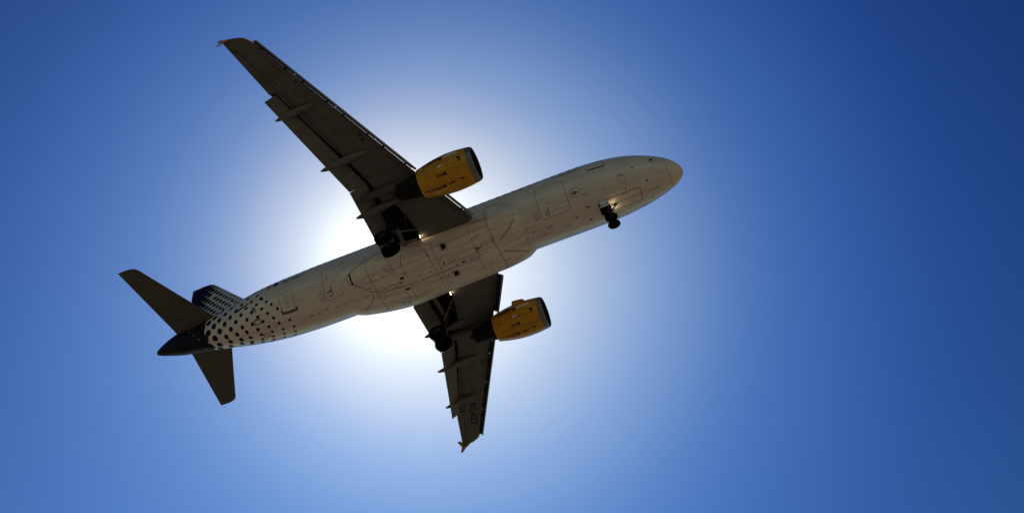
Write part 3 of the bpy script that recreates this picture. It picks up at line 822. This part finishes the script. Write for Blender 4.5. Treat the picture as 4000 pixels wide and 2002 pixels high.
["P2","F",[[34.42,0.83,0.43]],0.035,"whiteink",0,0],
["P2","F",[[33.45,-0.27,-0.65]],0.035,"whiteink",0,0]]
side_name = {1: 'starboard', -1: 'port'}
def make_wing(s):
    mb = MB()
    ys = [0.9, 1.98, 2.4, 3.2, 4.2, 5.2, 6.08, 6.5, 7.2, 8.5, 10, 11.5, 12.6, 13.38]
    f0 = len(mb.f)
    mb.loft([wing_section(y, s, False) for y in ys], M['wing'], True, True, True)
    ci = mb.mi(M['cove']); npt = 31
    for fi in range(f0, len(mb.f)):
        if len(mb.f[fi]) == 4 and (fi - f0) % npt in (28, 29, 30): mb.m[fi] = ci  # shroud underside coloured near-black: the cove's shade is put into the material
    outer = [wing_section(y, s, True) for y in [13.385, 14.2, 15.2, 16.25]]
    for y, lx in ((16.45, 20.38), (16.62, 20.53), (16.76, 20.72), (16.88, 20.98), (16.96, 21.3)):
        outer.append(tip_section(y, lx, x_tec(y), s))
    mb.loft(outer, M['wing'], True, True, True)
    w = mb.build('wing', plane, fix=True, sharp=35)
    cut = MB()
    cut.loft([[(x, s * y, zp(y) - 1.5) for x, y in WELL], [(x, s * y, zp(y) + 0.10) for x, y in WELL]], M['well'], True, True, True, False)  # shallow cut; its near-black colour paints in the shade of a deeper well
    boolean_cut(w, cut)
    w.data.set_sharp_from_angle(angle=R_(35))
    # lines on the lower skin
    low = MB()
    for a, b in zip(ys, ys[1:]):
        low.add([(x_le(a), s*a, zp(a)), (x_cove(a), s*a, zp(a)), (x_cove(b), s*b, zp(b)), (x_le(b), s*b, zp(b))], [(0, 1, 2, 3) if s > 0 else (3, 2, 1, 0)], M['wing'])
    low.add([(x_le(13.385), s*13.385, zp(13.385)), (x_tec(13.385), s*13.385, zp(13.385)), (x_tec(16.9), s*16.9, zp(16.9)), (x_le(16.9), s*16.9, zp(16.9))], [(0, 1, 2, 3) if s > 0 else (3, 2, 1, 0)], M['wing'])
    return w, low

# ------------------------------------------------------------------ build
fus_dec = Decal(mbf)
fair_dec = Decal(mbb)
wings = {}
for s in (1, -1):
    w, low = make_wing(s)
    wings[s] = w
    seams = MB(); dc = Decal(seams, low, 0.005)
    # keep decals on the underside whatever way the sheet's normal points
    _n = dc.t.find_nearest(Vector((16, s * 8, -1)))[1]
    dc.lift = 0.006 if _n.z < 0 else -0.006
    def P(x, y, s=s): return (x, s * y, zp(y))
    g = M['wseam']
    # front and rear spar seams, rib seams
    dc.line([P(x_le(y) + 0.33 + 0.03 * (1 if y < 6 else 0), y) for y in (2.6, 4, 5.4, 6.6, 8, 10, 12, 14, 15.6)], 0.022, g)
    dc.line([P(x_cove(y) - 0.16, y) for y in (6.6, 8, 10, 12, 13.2)], 0.022, g)
    dc.line([P(x_cove(y) - 0.03, y) for y in (6.3, 8, 10, 12, 13.3)], 0.02, g)
    for y in (6.9, 9.2, 10.4, 11.6, 12.9):
        dc.line([P(x_cove(y) - 0.16, y), P(x_cove(y) - 0.02, y)], 0.03, g)
    # aileron outline
    dc.line([P(20.37, 13.46), P(21.40, 16.30), P(21.77, 16.32)], 0.03, M['cove'])
    dc.line([P(20.12, 13.5), P(21.15, 16.2)], 0.018, g)
    # access panel rings down the middle of the lower skin
    y = 6.8
    while y < 15.2:
        xm = x_le(y) + 0.33 + (x_cove(y) - 0.16 - x_le(y) - 0.33) * 0.56 if y < 13.2 else x_le(y) + 0.98
        dc.ring(P(xm, y), 0.19, 0.016, g, 18, ry=0.25)
        if int(y * 10) % 7 == 3: dc.disc(P(xm, y), 0.045, 0.045, M['cove'])
        y += 0.56
    for (x, y, rr) in ((17.05, 9.05, .10), (19.1, 13.5, .05), (19.85, 14.7, .06)):
        dc.disc(P(x, y), rr, rr, M['cove'])
    dc.ring(P(15.2, 3.55), 0.2, 0.016, g, 18, ry=0.27)
    dc.line([P(14.95, 3.2), P(15.5, 3.2), P(15.5, 3.95), P(14.95, 3.95)], 0.014, g, closed=True)
    dc.line([P(14.7, 2.62), P(16.35, 2.62)], 0.02, g)
    dc.line([P(14.7, 2.3), P(16.35, 2.3)], 0.02, g)
    for k in range(3):
        dc.quad([P(16.95 + .1*k, 9.25 - .0), P(17.02 + .1*k, 9.25), P(17.02 + .1*k, 9.45), P(16.95 + .1*k, 9.45)], g, 2)
    seams.build('panel_seams', w)
    if s < 0:
        tx = MB(); dt = Decal(tx, low, dc.lift * 1.6)
        dt.text('EC-KLT', P(19.55 - .02, 12.72), P(20.44, 15.03), 0.47, M['ink'], upv=(-1, 0, 0), bold=0.018)
        tx.build('registration_lettering', w)
        w['label'] = 'wing with large black registration letters on its underside'
    # slats
    for (ya, yb) in ((2.42, 5.25), (6.32, 8.72), (8.75, 11.3), (11.33, 13.85), (13.88, 16.38)):
        sm = MB()
        secs = []
        for k in range(7):
            y = ya + (yb - ya) * k / 6
            c = interp([(2, 1.0), (6, 0.9), (16.5, 0.62)], y)[0]
            xl = x_le(y) - 0.38 * (0.6 + 0.4 * c); zl = zp(y) - 0.20 * c
            xt_, zt = x_le(y) + 0.04, zp(y) + 0.30 * thick(y) + 0.17 * c
            hx = (xt_ - xl)
            # crescent: nose, lower heel, hollow back, thin upper trailing edge
            secs.append([(xl, s*y, zl + 0.03), (xl + 0.02, s*y, zl - 0.02), (xl + 0.07, s*y, zl - 0.045), (xl + 0.135*c, s*y, zl - 0.03), (xl + 0.15*c, s*y, zl - 0.01),
                         (xl + 0.13*c, s*y, zl + 0.10*c), (xl + 0.38*hx, s*y, zl + 0.26*c), (xt_, s*y, zt - 0.008), (xt_, s*y, zt), (xl + 0.30*hx, s*y, zl + 0.30*c), (xl + 0.08*hx, s*y, zl + 0.16*c)])
        sm.loft(secs, M['slat'], True, True, True)
        ci = sm.mi(M['cove'])
        for fi in range(len(sm.f)):
            if len(sm.f[fi]) == 4 and fi % 11 in (3, 4, 5, 6): sm.m[fi] = ci  # hollow back faces coloured dark to paint in the shade behind the slat
        sm.build('slat', w, fix=True, sharp=50)
        for k in (0.2, 0.8):
            y = ya + (yb - ya) * k
            tm = MB(); tm.box((x_le(y) - 0.09, s*y, zp(y) - 0.02), (0.40, 0.065, 0.09), M['cove'], Matrix.Rotation(R_(-28), 3, 'Y'))
            tm.build('slat_track', w)
    # flaps
    for (ya, yb) in ((2.0, 6.6), (6.63, 13.25)):
        fm = MB(); secs = []
        for k in range(7):
            y = ya + (yb - ya) * k / 6
            if ya < 5: xl = 18.03; xt_ = 18.90 + (y - 2.0) * 0.029
            else: xl = 18.19 + (y - 6.97) * 0.375; xt_ = 19.02 + (y - 6.65) * 0.3255
            dr = 0.62 if y < 7 else 0.62 - 0.014 * (y - 7)
            secs.append([Vector((p.x, s*y, p.z)) for p in airfoil2((xl, 0, zp(y) - 0.02), (xt_, 0, zp(y) - dr), 0.13)])
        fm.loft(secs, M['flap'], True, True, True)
        fm.build('flap', w, fix=True, sharp=50)
    # flap track fairings
    for (x0, x1, y, wd, dp) in ((16.13, 19.46, 4.92, 0.48, 0.48), (16.64, 20.1, 8.36, 0.46, 0.46), (18.36, 21.16, 12.02, 0.40, 0.38)):
        bmb = MB(); boat(bmb, x0, x1, y, s, wd, dp, 0.42, M['flap'])
        bmb.build('flap_track_fairing', w)
    # wingtip fence
    fe = MB(); yy = s * 17.0; zt = zp(17.0)
    fe.plate([(21.40, yy, zt - 0.01), (21.85, yy, zt + 0.20), (22.2, yy, zt + 0.62), (22.45, yy, zt + 0.62), (22.15, yy, zt + 0.1), (22.05, yy, zt - 0.1),
              (22.12, yy, zt - 0.62), (21.98, yy, zt - 0.66), (21.72, yy, zt - 0.25)], 0.04, M['yellow'], (0, 1, 0))
    fe.build('wingtip_fence', w, fix=True)
    ln = MB(); ln.tube([(20.29, s*16.32, zp(16.3)+.03), (20.44, s*16.52, zp(16.5)+.03), (20.58, s*16.66, zp(16.65)+.03)], 0.035, M['lens'])
    ln.build('navigation_light', w)
    # ---- engine
    ex, ey, ez = 11.13, s * 5.75, -1.77
    em = MB()
    prof = [(0.34, 1.074), (0.5, 1.096), (0.7, 1.12), (1.1, 1.15), (1.6, 1.16), (2.1, 1.125), (2.6, 1.06), (3.1, 0.96), (3.5, 0.87), (3.5, 0.85), (3.1, 0.90), (2.4, 0.93)]
    em.lathe(prof, M['yellow'], (ex, ey, ez), n=64)
    eng = em
    ed = Decal(em, None, 0.006)
    e_obj_parts = []
    SE = [M['seam'], M['dark']]
    def E_(x, ang, s=s):   # point on the cowl: x aft of the lip, angle from straight down, positive toward starboard
        rr = interp([(0.42, 1.085), (0.7, 1.12), (1.1, 1.15), (1.6, 1.16), (2.1, 1.125), (2.6, 1.06), (3.1, 0.96), (3.5, 0.87)], x)[0]
        return (ex + x, ey + rr * math.sin(R_(ang)), ez - rr * math.cos(R_(ang)))
    esm = mat('cowl_seam', (0.12, 0.06, 0.012), 0.7) if 'cowl_seam' not in bpy.data.materials else bpy.data.materials['cowl_seam']
    for x in (1.02, 2.25, 2.95):
        ed.line([E_(x, a) for a in range(-110, 111, 10)], 0.018, esm)
    ed.line([E_(x, 0) for x in (0.75, 1.5, 2.2, 3.0)], 0.02, esm)
    ed.line([E_(x, -40) for x in (2.25, 2.6, 3.0)], 0.016, esm)
    for (x, a, l, w_) in ((0.9, -3, 0.20, .06), (1.5, -4, 0.12, .10), (1.6, -5, 0.24, .045), (2.05, -6, 0.16, .14), (2.2, -7, .10, .05), (2.5, -8, .05, .14), (2.8, -9, .05, .12), (3.1, -10, .08, .05)):
        ed.quad([E_(x - l/2, a - w_*30), E_(x + l/2, a - w_*30), E_(x + l/2, a + w_*30), E_(x - l/2, a + w_*30)], M['dark'], 3)
    for (xa, xb, aa, ab) in ((1.9, 2.75, -12, -5), (2.3, 3.35, -15, -8), (1.3, 1.8, -7, -3), (1.85, 2.3, 23, 32)):
        ed.quad([E_(xa, aa), E_(xb, aa), E_(xb, ab), E_(xa, ab)], M['cowlgrime'], 5, extra=-0.002)
    ed.quad([E_(1.66, 24), E_(1.84, 24), E_(1.84, 32), E_(1.66, 32)], M['dark'], 3)           # drain opening
    ed.quad([E_(1.75, 52), E_(2.03, 52), E_(2.03, 57), E_(1.75, 57)], M['whiteink'], 4)
    ed.disc(E_(1.86, 54.5), 0.05, 0.04, M['ink'], extra=0.003)
    ed.line([E_(1.55, 58), E_(1.55, 42)], 0.025, M['redink'])
    ed.disc(E_(0.72, 53), 0.075, 0.075, M['ink'])
    ed.quad([E_(0.62, 58), E_(0.86, 58), E_(0.86, 65), E_(0.62, 65)], M['dark'], 3)
    ed.line([E_(1.35, 50), E_(1.10, 51)], 0.03, esm)
    e_o = em.build('engine', plane)
    tx = MB(); dt = Decal(tx, em, 0.012)
    # web address along the upper starboard side of each cowl
    a0, a1 = (80, 80)
    def word(t, xa, xb, m_):
        A, B = E_(xa, a0), E_(xb, a1)
        dt.text(t, A, B, 0.28, m_, upv=(0, 0.2, 1), bold=0.03)
    word('vueling', 3.05, 1.72, M['ink'])
    word('.com', 1.66, 0.80, M['whiteink'])
    tx.build('airline_lettering', e_o)
    lipm = MB()
    lipm.lathe([(0.34, 1.072), (0.2, 1.055), (0.1, 1.035), (0.03, 1.0), (0.0, 0.965), (0.012, 0.935)], M['lip'], (ex, ey, ez), n=64)
    lipm.build('inlet_lip', e_o)
    du = MB(); du.lathe([(0.012, 0.935), (0.06, 0.905), (0.16, 0.885), (0.3, 0.878), (0.6, 0.875), (1.0, 0.88), (1.3, 0.88)], M['duct'], (ex, ey, ez), n=48)
    du.build('inlet_duct', e_o)
    fn = MB()
    for k in range(36):
        a = 2 * math.pi * k / 36
        def fb(rr, da, dx): return (ex + 1.05 + dx, ey + rr * math.cos(a + da), ez + rr * math.sin(a + da))
        fn.add([fb(0.26, -0.07, -0.08), fb(0.26, 0.09, 0.10), fb(0.55, 0.12, 0.09), fb(0.86, 0.17, 0.06), fb(0.86, 0.03, -0.02), fb(0.55, -0.02, -0.06)], [(0, 1, 2, 5), (5, 2, 3, 4)], M['fan'])
    fn.lathe([(0.62, 0.01), (0.68, 0.08), (0.8, 0.16), (0.95, 0.24), (1.2, 0.28)], M['fan'], (ex, ey, ez), n=24)
    fn.lathe([(1.29, 0.88), (1.3, 0.2)], M['well'], (ex, ey, ez), n=36)
    fn.build('fan', e_o)
    co = MB()
    co.lathe([(2.3, 0.93), (2.31, 0.74), (2.9, 0.74), (3.4, 0.715), (3.9, 0.66), (4.4, 0.585), (4.75, 0.53), (5.0, 0.50), (5.0, 0.47), (4.7, 0.45)], M['core'], (ex, ey, ez), n=48)
    co.lathe([(4.6, 0.40), (5.0, 0.30), (5.25, 0.16), (5.4, 0.03)], M['core'], (ex, ey, ez), n=32)
    co.tube([(ex + 4.55, ey - 0.1, ez - 0.52), (ex + 5.05, ey - 0.1, ez - 0.56)], 0.035, M['core'])
    co.build('core_exhaust', e_o)
    # strake on the inboard side of the cowl
    sk = MB()
    sa = -s * 118 + (0)
    def SK(x, h): 
        p = Vector(E_(x, sa)); d = Vector((0, p.y - ey, p.z - ez)).normalized(); return p + d * h
    sk.plate([SK(1.05, -.02), SK(1.2, 0.16), SK(1.75, 0.22), SK(1.92, 0.22), SK(2.0, -.02)], 0.025, M['yellow'], (0, -math.cos(R_(sa)), math.sin(R_(sa)) * -1))
    sk.build('strake', e_o, fix=True)
    # pylon
    py = MB(); secs = []
    for (x, zt_, zb, hw) in ((12.6, -0.62, -0.9, 0.03), (13.2, -0.5, -1.0, 0.16), (14.3, -0.45, -1.1, 0.22), (15.4, -0.4, -1.30, 0.25), (16.2, -0.4, -1.22, 0.26), (17.2, -0.5, -0.98, 0.25), (17.9, -0.62, -1.05, 0.2), (18.5, -0.72, -1.12, .14), (19.02, -1.05, -1.17, 0.03)):
        yc = s * (5.78 + 0.02 * max(0, x - 15))
        secs.append([(x, yc + hw * c_, (zt_ + zb) / 2 + (zt_ - zb) / 2 * s_) for c_, s_ in ((1, .8), (.8, 1), (-.8, 1), (-1, .8), (-1, -.6), (-.55, -1), (.55, -1), (1, -.6))])
    py.loft(secs, M['tailgrey'], True, True, True)
    py.build('pylon', plane, fix=True)

    # ---- main landing gear
    gm_ = MB(); gy = s * 3.795; az = -3.53
    gm_.tube([(17.05, gy, -0.9), (17.25, gy, -1.6), (17.42, gy, -2.2), (17.50, gy, -2.55)], [0.17, 0.17, 0.165, 0.15], M['strut'], 14)
    gm_.tube([(17.50, gy, -2.5), (17.66, gy, -3.35)], 0.10, M['strut'], 12)
    gm_.tube([(17.66, gy, -3.30), (GEAR_X, gy, az)], [0.13, 0.12], M['strut'], 12)
    gm_.tube([(GEAR_X, gy - 0.62, az), (GEAR_X, gy + 0.62, az)], 0.09, M['strut'], 12)
    gm_.tube([(17.62, gy, -2.35), (17.95, gy, -2.85), (17.75, gy, -3.35)], 0.045, M['strut'], 8)
    mg = gm_.build('main_landing_gear', plane)
    for dy in (-0.4635, 0.4635):
        wh = MB(); c = (GEAR_X, gy + dy, az)
        wh.lathe([(-0.215, 0.30), (-0.215, 0.47), (-0.185, 0.545), (-0.10, 0.58), (-0.05, 0.585), (0.05, 0.585), (0.10, 0.58), (0.185, 0.545), (0.215, 0.47), (0.215, 0.30)], M['tyre'], c, 'y', 40)
        wh.lathe([(-0.12, 0.02), (-0.15, 0.12), (-0.16, 0.26), (-0.214, 0.30)], M['rim'], c, 'y', 30)
        wh.lathe([(0.214, 0.30), (0.16, 0.26), (0.15, 0.12), (0.12, 0.02)], M['rim'], c, 'y', 30)
        wh.build('wheel', mg, sharp=50)
    br = MB()
    br.tube([(17.42, s*3.6, -2.05), (16.9, s*3.15, -1.55), (16.42, s*2.80, -1.10)], [0.06, 0.055, 0.05], M['beam'], 10)
    br.build('side_brace', mg)
    b2 = MB(); b2.box((17.48, s*2.75, -1.28), (0.24, 2.0, 0.10), M['beam'], Matrix.Rotation(s * R_(7), 3, 'X'))
    b2.build('retraction_beam', mg)
    b3 = MB(); b3.tube([(16.74, s*3.8, -1.0), (16.9, s*3.1, -1.45)], 0.025, M['beam'], 8)
    b3.build('lock_link', mg)
    dr = MB()
    dr.plate([(16.72, s*4.12, -0.98), (17.75, s*4.12, -0.95), (17.88, s*4.06, -1.75), (17.72, s*4.02, -2.3), (17.2, s*4.02, -2.25), (16.85, s*4.06, -1.75)], 0.05, M['core'], (0, 1, 0.05))
    dr.build('gear_door', mg, fix=True)

    # ---- tailplane
    def hz(y): return 0.853 + (y - 0.8) * 0.099
    hm = MB(); secs = []
    for (y, lx, tx_) in ((0.3, 31.95, 35.5), (1.2, 32.50, 35.62), (3.5, 33.84, 36.09), (5.5, 34.98, 36.50), (5.95, 35.24, 36.59), (6.1, 35.38, 36.62), (6.2, 35.58, 36.64), (6.26, 35.85, 36.65)):
        th = 0.085 * (tx_ - lx)
        secs.append([Vector((p.x, s*y, p.z)) for p in airfoil2((lx, 0, hz(y)), (tx_, 0, hz(y)), th * (0.6 if y > 6.15 else 1), 12)])
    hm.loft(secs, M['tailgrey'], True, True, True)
    hd = Decal(hm, None, 0.006)
    def H(x, y): return (x, s*y, hz(y) - 0.25)
    hd.line([H(33.05 + (y - 1.3) * 0.475, y) for y in (1.3, 3, 5, 5.9)], 0.022, M['wseam'])
    hd.line([H(34.62 + (y - 1.3) * 0.30, y) for y in (1.3, 3, 5, 6.1)], 0.02, M['wseam'])
    hd.line([H(33.05 + (1.9-1.3)*.475, 1.9), H(32.95, 1.9)], 0.025, M['wseam'])
    hd.line([H(33.05 + (4-1.3)*.475, 4.0), H(34.15, 4.0)], 0.025, M['wseam'])
    hd.line([H(34.3, 2.6), H(34.62, 2.7), H(34.9, 3.5), H(34.58, 3.4)], 0.016, M['wseam'], closed=True)
    for y in (1.7, 2.2, 3.9, 4.4, 4.9):
        hd.line([H(34.3 + (y-1.3)*.3, y), H(34.62 + (y-1.3)*.3, y)], 0.016, M['wseam'])
    hm.build('horizontal_stabilizer', plane, fix=False)

# ---- fin
fm = MB(); secs = []
FIN = [(1.2, 29.0, 35.7), (2.2, 29.75, 35.92), (2.6, 30.45, 36.0), (4.37, 32.02, 36.35), (6.42, 33.86, 36.78), (7.72, 35.02, 37.10), (8.0, 35.30, 37.18), (8.12, 35.5, 37.22), (8.17, 35.8, 37.24)]
for (z, lx, tx_) in FIN:
    th = 0.095 * (tx_ - lx) * (0.5 if z > 8.14 else 1)
    sec = airfoil2((lx, 0, 0), (tx_, 0, 0), th, 14)
    n_ = 14
    pts = []
    for k in range(n_ + 1):
        t = (1 - k / n_) ** 1.8; a = th * 0.5 * (math.sqrt(t) * 1.48 - 0.63 * t - 0.85 * t * t) * 1.5
        pts.append((lx + (tx_ - lx) * t, a, z))
    for k in range(1, n_):
        t = (k / n_) ** 1.8; a = th * 0.5 * (math.sqrt(t) * 1.48 - 0.63 * t - 0.85 * t * t) * 1.5
        pts.append((lx + (tx_ - lx) * t, -a, z))
    secs.append(pts)
fm.loft(secs, M['white'], True, True, True)
FIN_MB = fm

# ---- nose gear
ng = MB(); nx, nz = 4.92, -3.58
ng.tube([(5.05, 0, -1.3), (5.0, 0, -2.2), (4.96, 0, -2.9)], [0.10, 0.10, 0.09], M['strut'], 12)
ng.tube([(4.97, 0, -2.8), (nx, 0, nz)], 0.06, M['strut'], 10)
ng.tube([(nx, -0.34, nz), (nx, 0.34, nz)], 0.055, M['strut'], 10)
ng.tube([(5.08, 0, -2.7), (5.25, 0, -3.05), (5.0, 0, -3.35)], 0.035, M['strut'], 8)
ng.box((4.86, 0, -2.35), (0.16, 0.5, 0.14), M['strut'], bev=0.02)
ngo = ng.build('nose_landing_gear', plane)
for y in (-0.25, 0.25):
    wh = MB(); c = (nx, y, nz)
    wh.lathe([(-0.11, 0.2), (-0.11, 0.30), (-0.09, 0.355), (-0.04, 0.378), (0.04, 0.378), (0.09, 0.355), (0.11, 0.30), (0.11, 0.2)], M['tyre'], c, 'y', 36)
    wh.lathe([(-0.06, 0.02), (-0.075, 0.1), (-0.08, 0.18), (-0.109, 0.2)], M['rim'], c, 'y', 24)
    wh.lathe([(0.109, 0.2), (0.08, 0.18), (0.075, 0.1), (0.06, 0.02)], M['rim'], c, 'y', 24)
    wh.build('wheel', ngo, sharp=50)
for sd in (1, -1):
    dm = MB()
    y0 = 0.43 * sd
    dm.plate([(4.93, y0, -1.55), (5.30, y0, -1.55), (5.36, y0, -1.62), (5.37, y0, -2.37), (4.93, y0, -2.37)], 0.04, M['doorwhite'] if sd > 0 else M['core'], (0, 1, 0))
    if sd > 0:
        dtx = Decal(dm, None, 0.006)
        if dtx.t.find_nearest(Vector((5.1, 0.6, -2.0)))[1].y < 0: dtx.lift = -0.006
        dtx.text('KLT', (5.335, 0.46, -2.28), (4.955, 0.46, -2.28), 0.25, M['ink'], upv=(0, 0, 1), bold=0.02)
    dm.build('gear_door', ngo, 'white nose gear door with black letters' if sd > 0 else None, fix=False)
wb = MB(); wb.plate([(4.93, -0.42, -1.79), (5.47, -0.42, -1.82), (5.47, 0.42, -1.82), (4.93, 0.42, -1.79)], 0.06, M['well'], (0, 0, 1))  # flat black plate, painted shade in place of an open bay
wb.build('dark_bay_plate', ngo, fix=True)
lb = MB(); lb.plate([(4.5, -0.02, -1.78), (4.86, -0.02, -1.78), (4.86, 0.12, -2.0), (4.5, 0.12, -2.0)], 0.10, M['strut'], (0, 1, 0.6))
lb.build('drag_strut_fairing', ngo, fix=True)
def lamp(parent, name, pos, aim, rad, watts, size=R_(70)):
    """a round lit lamp facing aim, with its real light"""
    d = Vector(aim).normalized(); u = d.orthogonal().normalized(); v = d.cross(u); p = Vector(pos)
    lm = MB()
    lm.add([p] + [p + (u * math.cos(2*math.pi*k/14) + v * math.sin(2*math.pi*k/14)) * rad for k in range(14)], [(0, k + 1, (k + 1) % 14 + 1) for k in range(14)], M['bulb'])
    lm.tube([p - d * 0.004, p - d * 0.12], [rad * 1.08, rad * 0.6], M['strut'], 14)
    o = lm.build(name, parent)
    ld = bpy.data.lights.new('lit_' + name, 'SPOT'); ld.energy = watts; ld.color = (1.0, 0.72, 0.36); ld.spot_size = size; ld.spot_blend = 1.0; ld.shadow_soft_size = rad * 0.8
    lo = bpy.data.objects.new('lit_' + name, ld); col.objects.link(lo); lo.parent = parent
    lo.location = p + d * 0.02; lo.rotation_euler = (-d).to_track_quat('Z', 'Y').to_euler()
    return o
for sd in (1, -1):
    lamp(ngo, 'taxi_light', (4.78, sd * 0.17, -2.02), (-1, 0, 0.55), 0.085, 7, R_(120))
for sd in (1, -1):
    lamp(wings[sd], 'landing_light', (16.40, sd * 2.30, zp(2.3) - 0.16), (-1, sd * -0.10, 0.10), 0.10, 14, R_(110))
db = MB(); db.tube([(4.95, 0, -2.6), (4.35, 0, -1.75)], 0.05, M['strut'], 10); db.build('drag_brace', ngo)

def dot_r(x): return interp([(27.0, 0.10), (28.5, 0.115), (31.0, 0.17), (33.3, 0.25)], x)[0]
decs = dict(F=fus_dec, B=fair_dec)
for k, tg, P, w_, m, c, d in DECALS:
    dc = decs[tg]
    if k == 'L': dc.line(P, w_, M[m], closed=bool(c), step=0.06 if d else 0.12, dash=d or None)
    elif k == 'Q' and len(P) == 4: dc.quad(P, M[m], 4)
    elif k == 'D': dc.disc(P[0], w_, w_, M[m], 12)
    elif k == 'O': dc.disc(P[0], w_[0], w_[1], M[m], 18)
    elif k == 'R': dc.ring(P[0], w_[0], 0.022, M[m], 20, ry=w_[1])
    elif k == 'P':
        rr = dot_r(P[0][0]); dc.disc(P[0], rr, rr, M['dot'], 22, extra=0.004)
    elif k == 'P2': dc.disc(P[0], w_, w_, M[m], 22, extra=0.008 if m != 'navy' else 0.006)
# the dots carry on round the upper port side, out of the photographer's sight
for k, tg, P, w_, m, c, d in DECALS:
    if k == 'P' and P[0][1] > 0.75 * interp(FUS, P[0][0])[1]:
        rr = dot_r(P[0][0]); fus_dec.disc((P[0][0], -P[0][1], P[0][2]), rr, rr, M['dot'], 22, extra=0.004)
for sd in (1, -1):
    pts = []
    for i in range(13):
        x = 13.05 + 0.40 * i
        u = (x - x_le(2.1)) / (x_cove(2.1) - x_le(2.1))
        z = zp(2.1) - 0.12 * math.sin(math.pi * min(max(u, 0), 1)) ** 0.8 - 0.035
        pts.append((x, sd * 2.2, z))
    fair_dec.line(pts, 0.06, M['dark'])
fus_dec.line([(0.905, 0.94 * math.cos(t) * 1.02, -0.38 + 1.0 * math.sin(t)) for t in [2 * math.pi * i / 40 for i in range(40)]], 0.02, M['seam'], closed=True)
# oily streaks trailing aft of drains and joints, and small fasteners and drain holes
rs = random.Random(11)
for k in range(75):
    on_belly = rs.random() < 0.6
    x = rs.uniform(12.5, 21.0) if on_belly else rs.choice((rs.uniform(2.5, 10.0), rs.uniform(23.5, 29.0)))
    y = rs.uniform(-1.5, 1.6); ln = rs.uniform(0.25, 1.5)
    z = -2.3 if on_belly else -1.6
    (fair_dec if on_belly else fus_dec).line([(x, y, z), (x + ln * 0.5, y + rs.uniform(-.02, .02), z), (x + ln, y + rs.uniform(-.05, .05), z)], rs.uniform(0.015, 0.05), M[rs.choice(('scuffl', 'scuffl', 'stain'))], extra=-0.003)
for k in range(70):
    on_belly = rs.random() < 0.55
    x = rs.uniform(12.5, 21.0) if on_belly else rs.choice((rs.uniform(2.0, 10.0), rs.uniform(23.5, 28.0)))
    rr = rs.uniform(0.012, 0.03)
    (fair_dec if on_belly else fus_dec).disc((x, rs.uniform(-1.6, 1.7), -2.3 if on_belly else -1.5), rr * 1.6, rr, M['dark2'], 8)
# fin dots: a slanting lattice that swells aft until it runs together
fin_dec = Decal(FIN_MB)
def fin_disc(x, z, rr, m, sd, extra):
    n = 24
    ring = [(x, z)] + [(x + q * rr * math.cos(2*math.pi*k/n), z + q * rr * math.sin(2*math.pi*k/n)) for k in range(n) for q in (0.5, 1.0)]
    pts, ok = [], []
    for (px, pz) in ring:
        pp, nn = fin_dec.snap((px, sd * 0.25, pz), extra)
        ok.append(abs(pp.x - px) < 0.035 and abs(pp.z - pz) < 0.03 and pz < 8.12); pts.append(pp)
    fs = []
    for k in range(n):
        a_, b_ = 1 + 2*k, 1 + 2*((k + 1) % n)
        for f in ((0, a_, b_), (a_, a_ + 1, b_ + 1), (a_, b_ + 1, b_)):
            if all(ok[i] for i in f): fs.append(f)
    FIN_MB.add(pts, fs, m, True)
for sd in (1, -1):
    for i in range(-9, 12):
        for j in range(-6, 6):
            x = 34.68 - 0.355 * i - 0.05 * j; z = 5.79 - 0.405 * i + 0.68 * j
            if not (1.6 < z < 8.4): continue
            back = -i - 0.25 * abs(j) * 0
            rr = 0.205 - 0.011 * i if i >= 0 else min(0.37, 0.205 + 0.036 * (-i))
            lay = 0.0006 * ((i * 7 + j * 3) % 11)
            fin_disc(x, z, rr, M['goldot'] if (i == 0 and j == 0) else M['dot'], sd, 0.004 + lay)

fo = mbf.build('fuselage', plane)
mbr.build('radome', fo)
tl = MB(); tl.tube([(37.51, 0, 0.71), (37.6, 0, 0.71)], [0.09, 0.05], M['lens'], 12); tl.build('tail_light', fo)
# cabin windows
for sd in (1, -1):
    xw = 6.017
    while xw < 29.0:
        if not (14.6 < xw < 15.3) and not (17.3 < xw < 17.6):
            wm = MB(); Decal(wm, mbf, 0.006).disc((xw, sd * 1.87, 0.95), 0.15, 0.21, M['glass'], 14)
            wm.build('window', fo)
        xw += 0.533
lt = MB(); dl = Decal(lt, mbf, 0.010)
dl.text('EC-KLT', (26.56, 1.92, 0.23), (25.10, 1.96, 0.11), 0.30, M['ink'], upv=(0, 0, 1), shear=0.12, bold=0.01)
lt.build('registration_lettering', fo)
lt = MB(); dl = Decal(lt, mbf, 0.010)
dl.text('AIRBUS A320', (7.33, 1.975, 0.36), (5.90, 1.96, 0.36), 0.14, M['ink'], upv=(0, 0, 1), shear=0.25, bold=0.008)
dl.ring((7.44, 1.97, 0.45), 0.06, 0.03, M['grey'], 14)
lt.build('model_lettering', fo)
for (x, y, z, h) in ((7.62, 0.0, 0, 0.28), (22.9, 0.0, 0, 0.26)):
    zb = interp(FUS, x)[0] - interp(FUS, x)[2]
    an = MB(); an.plate([(x - 0.2, 0, zb + 0.03), (x + 0.2, 0, zb + 0.03), (x + 0.26, 0, zb - h), (x + 0.06, 0, zb - h)], 0.03, M['white'], (0, 1, 0))
    #an.build('blade_antenna', fo, fix=True)
bo = mbb.build('belly_fairing', plane)
fino = fm.build('vertical_stabilizer', plane)
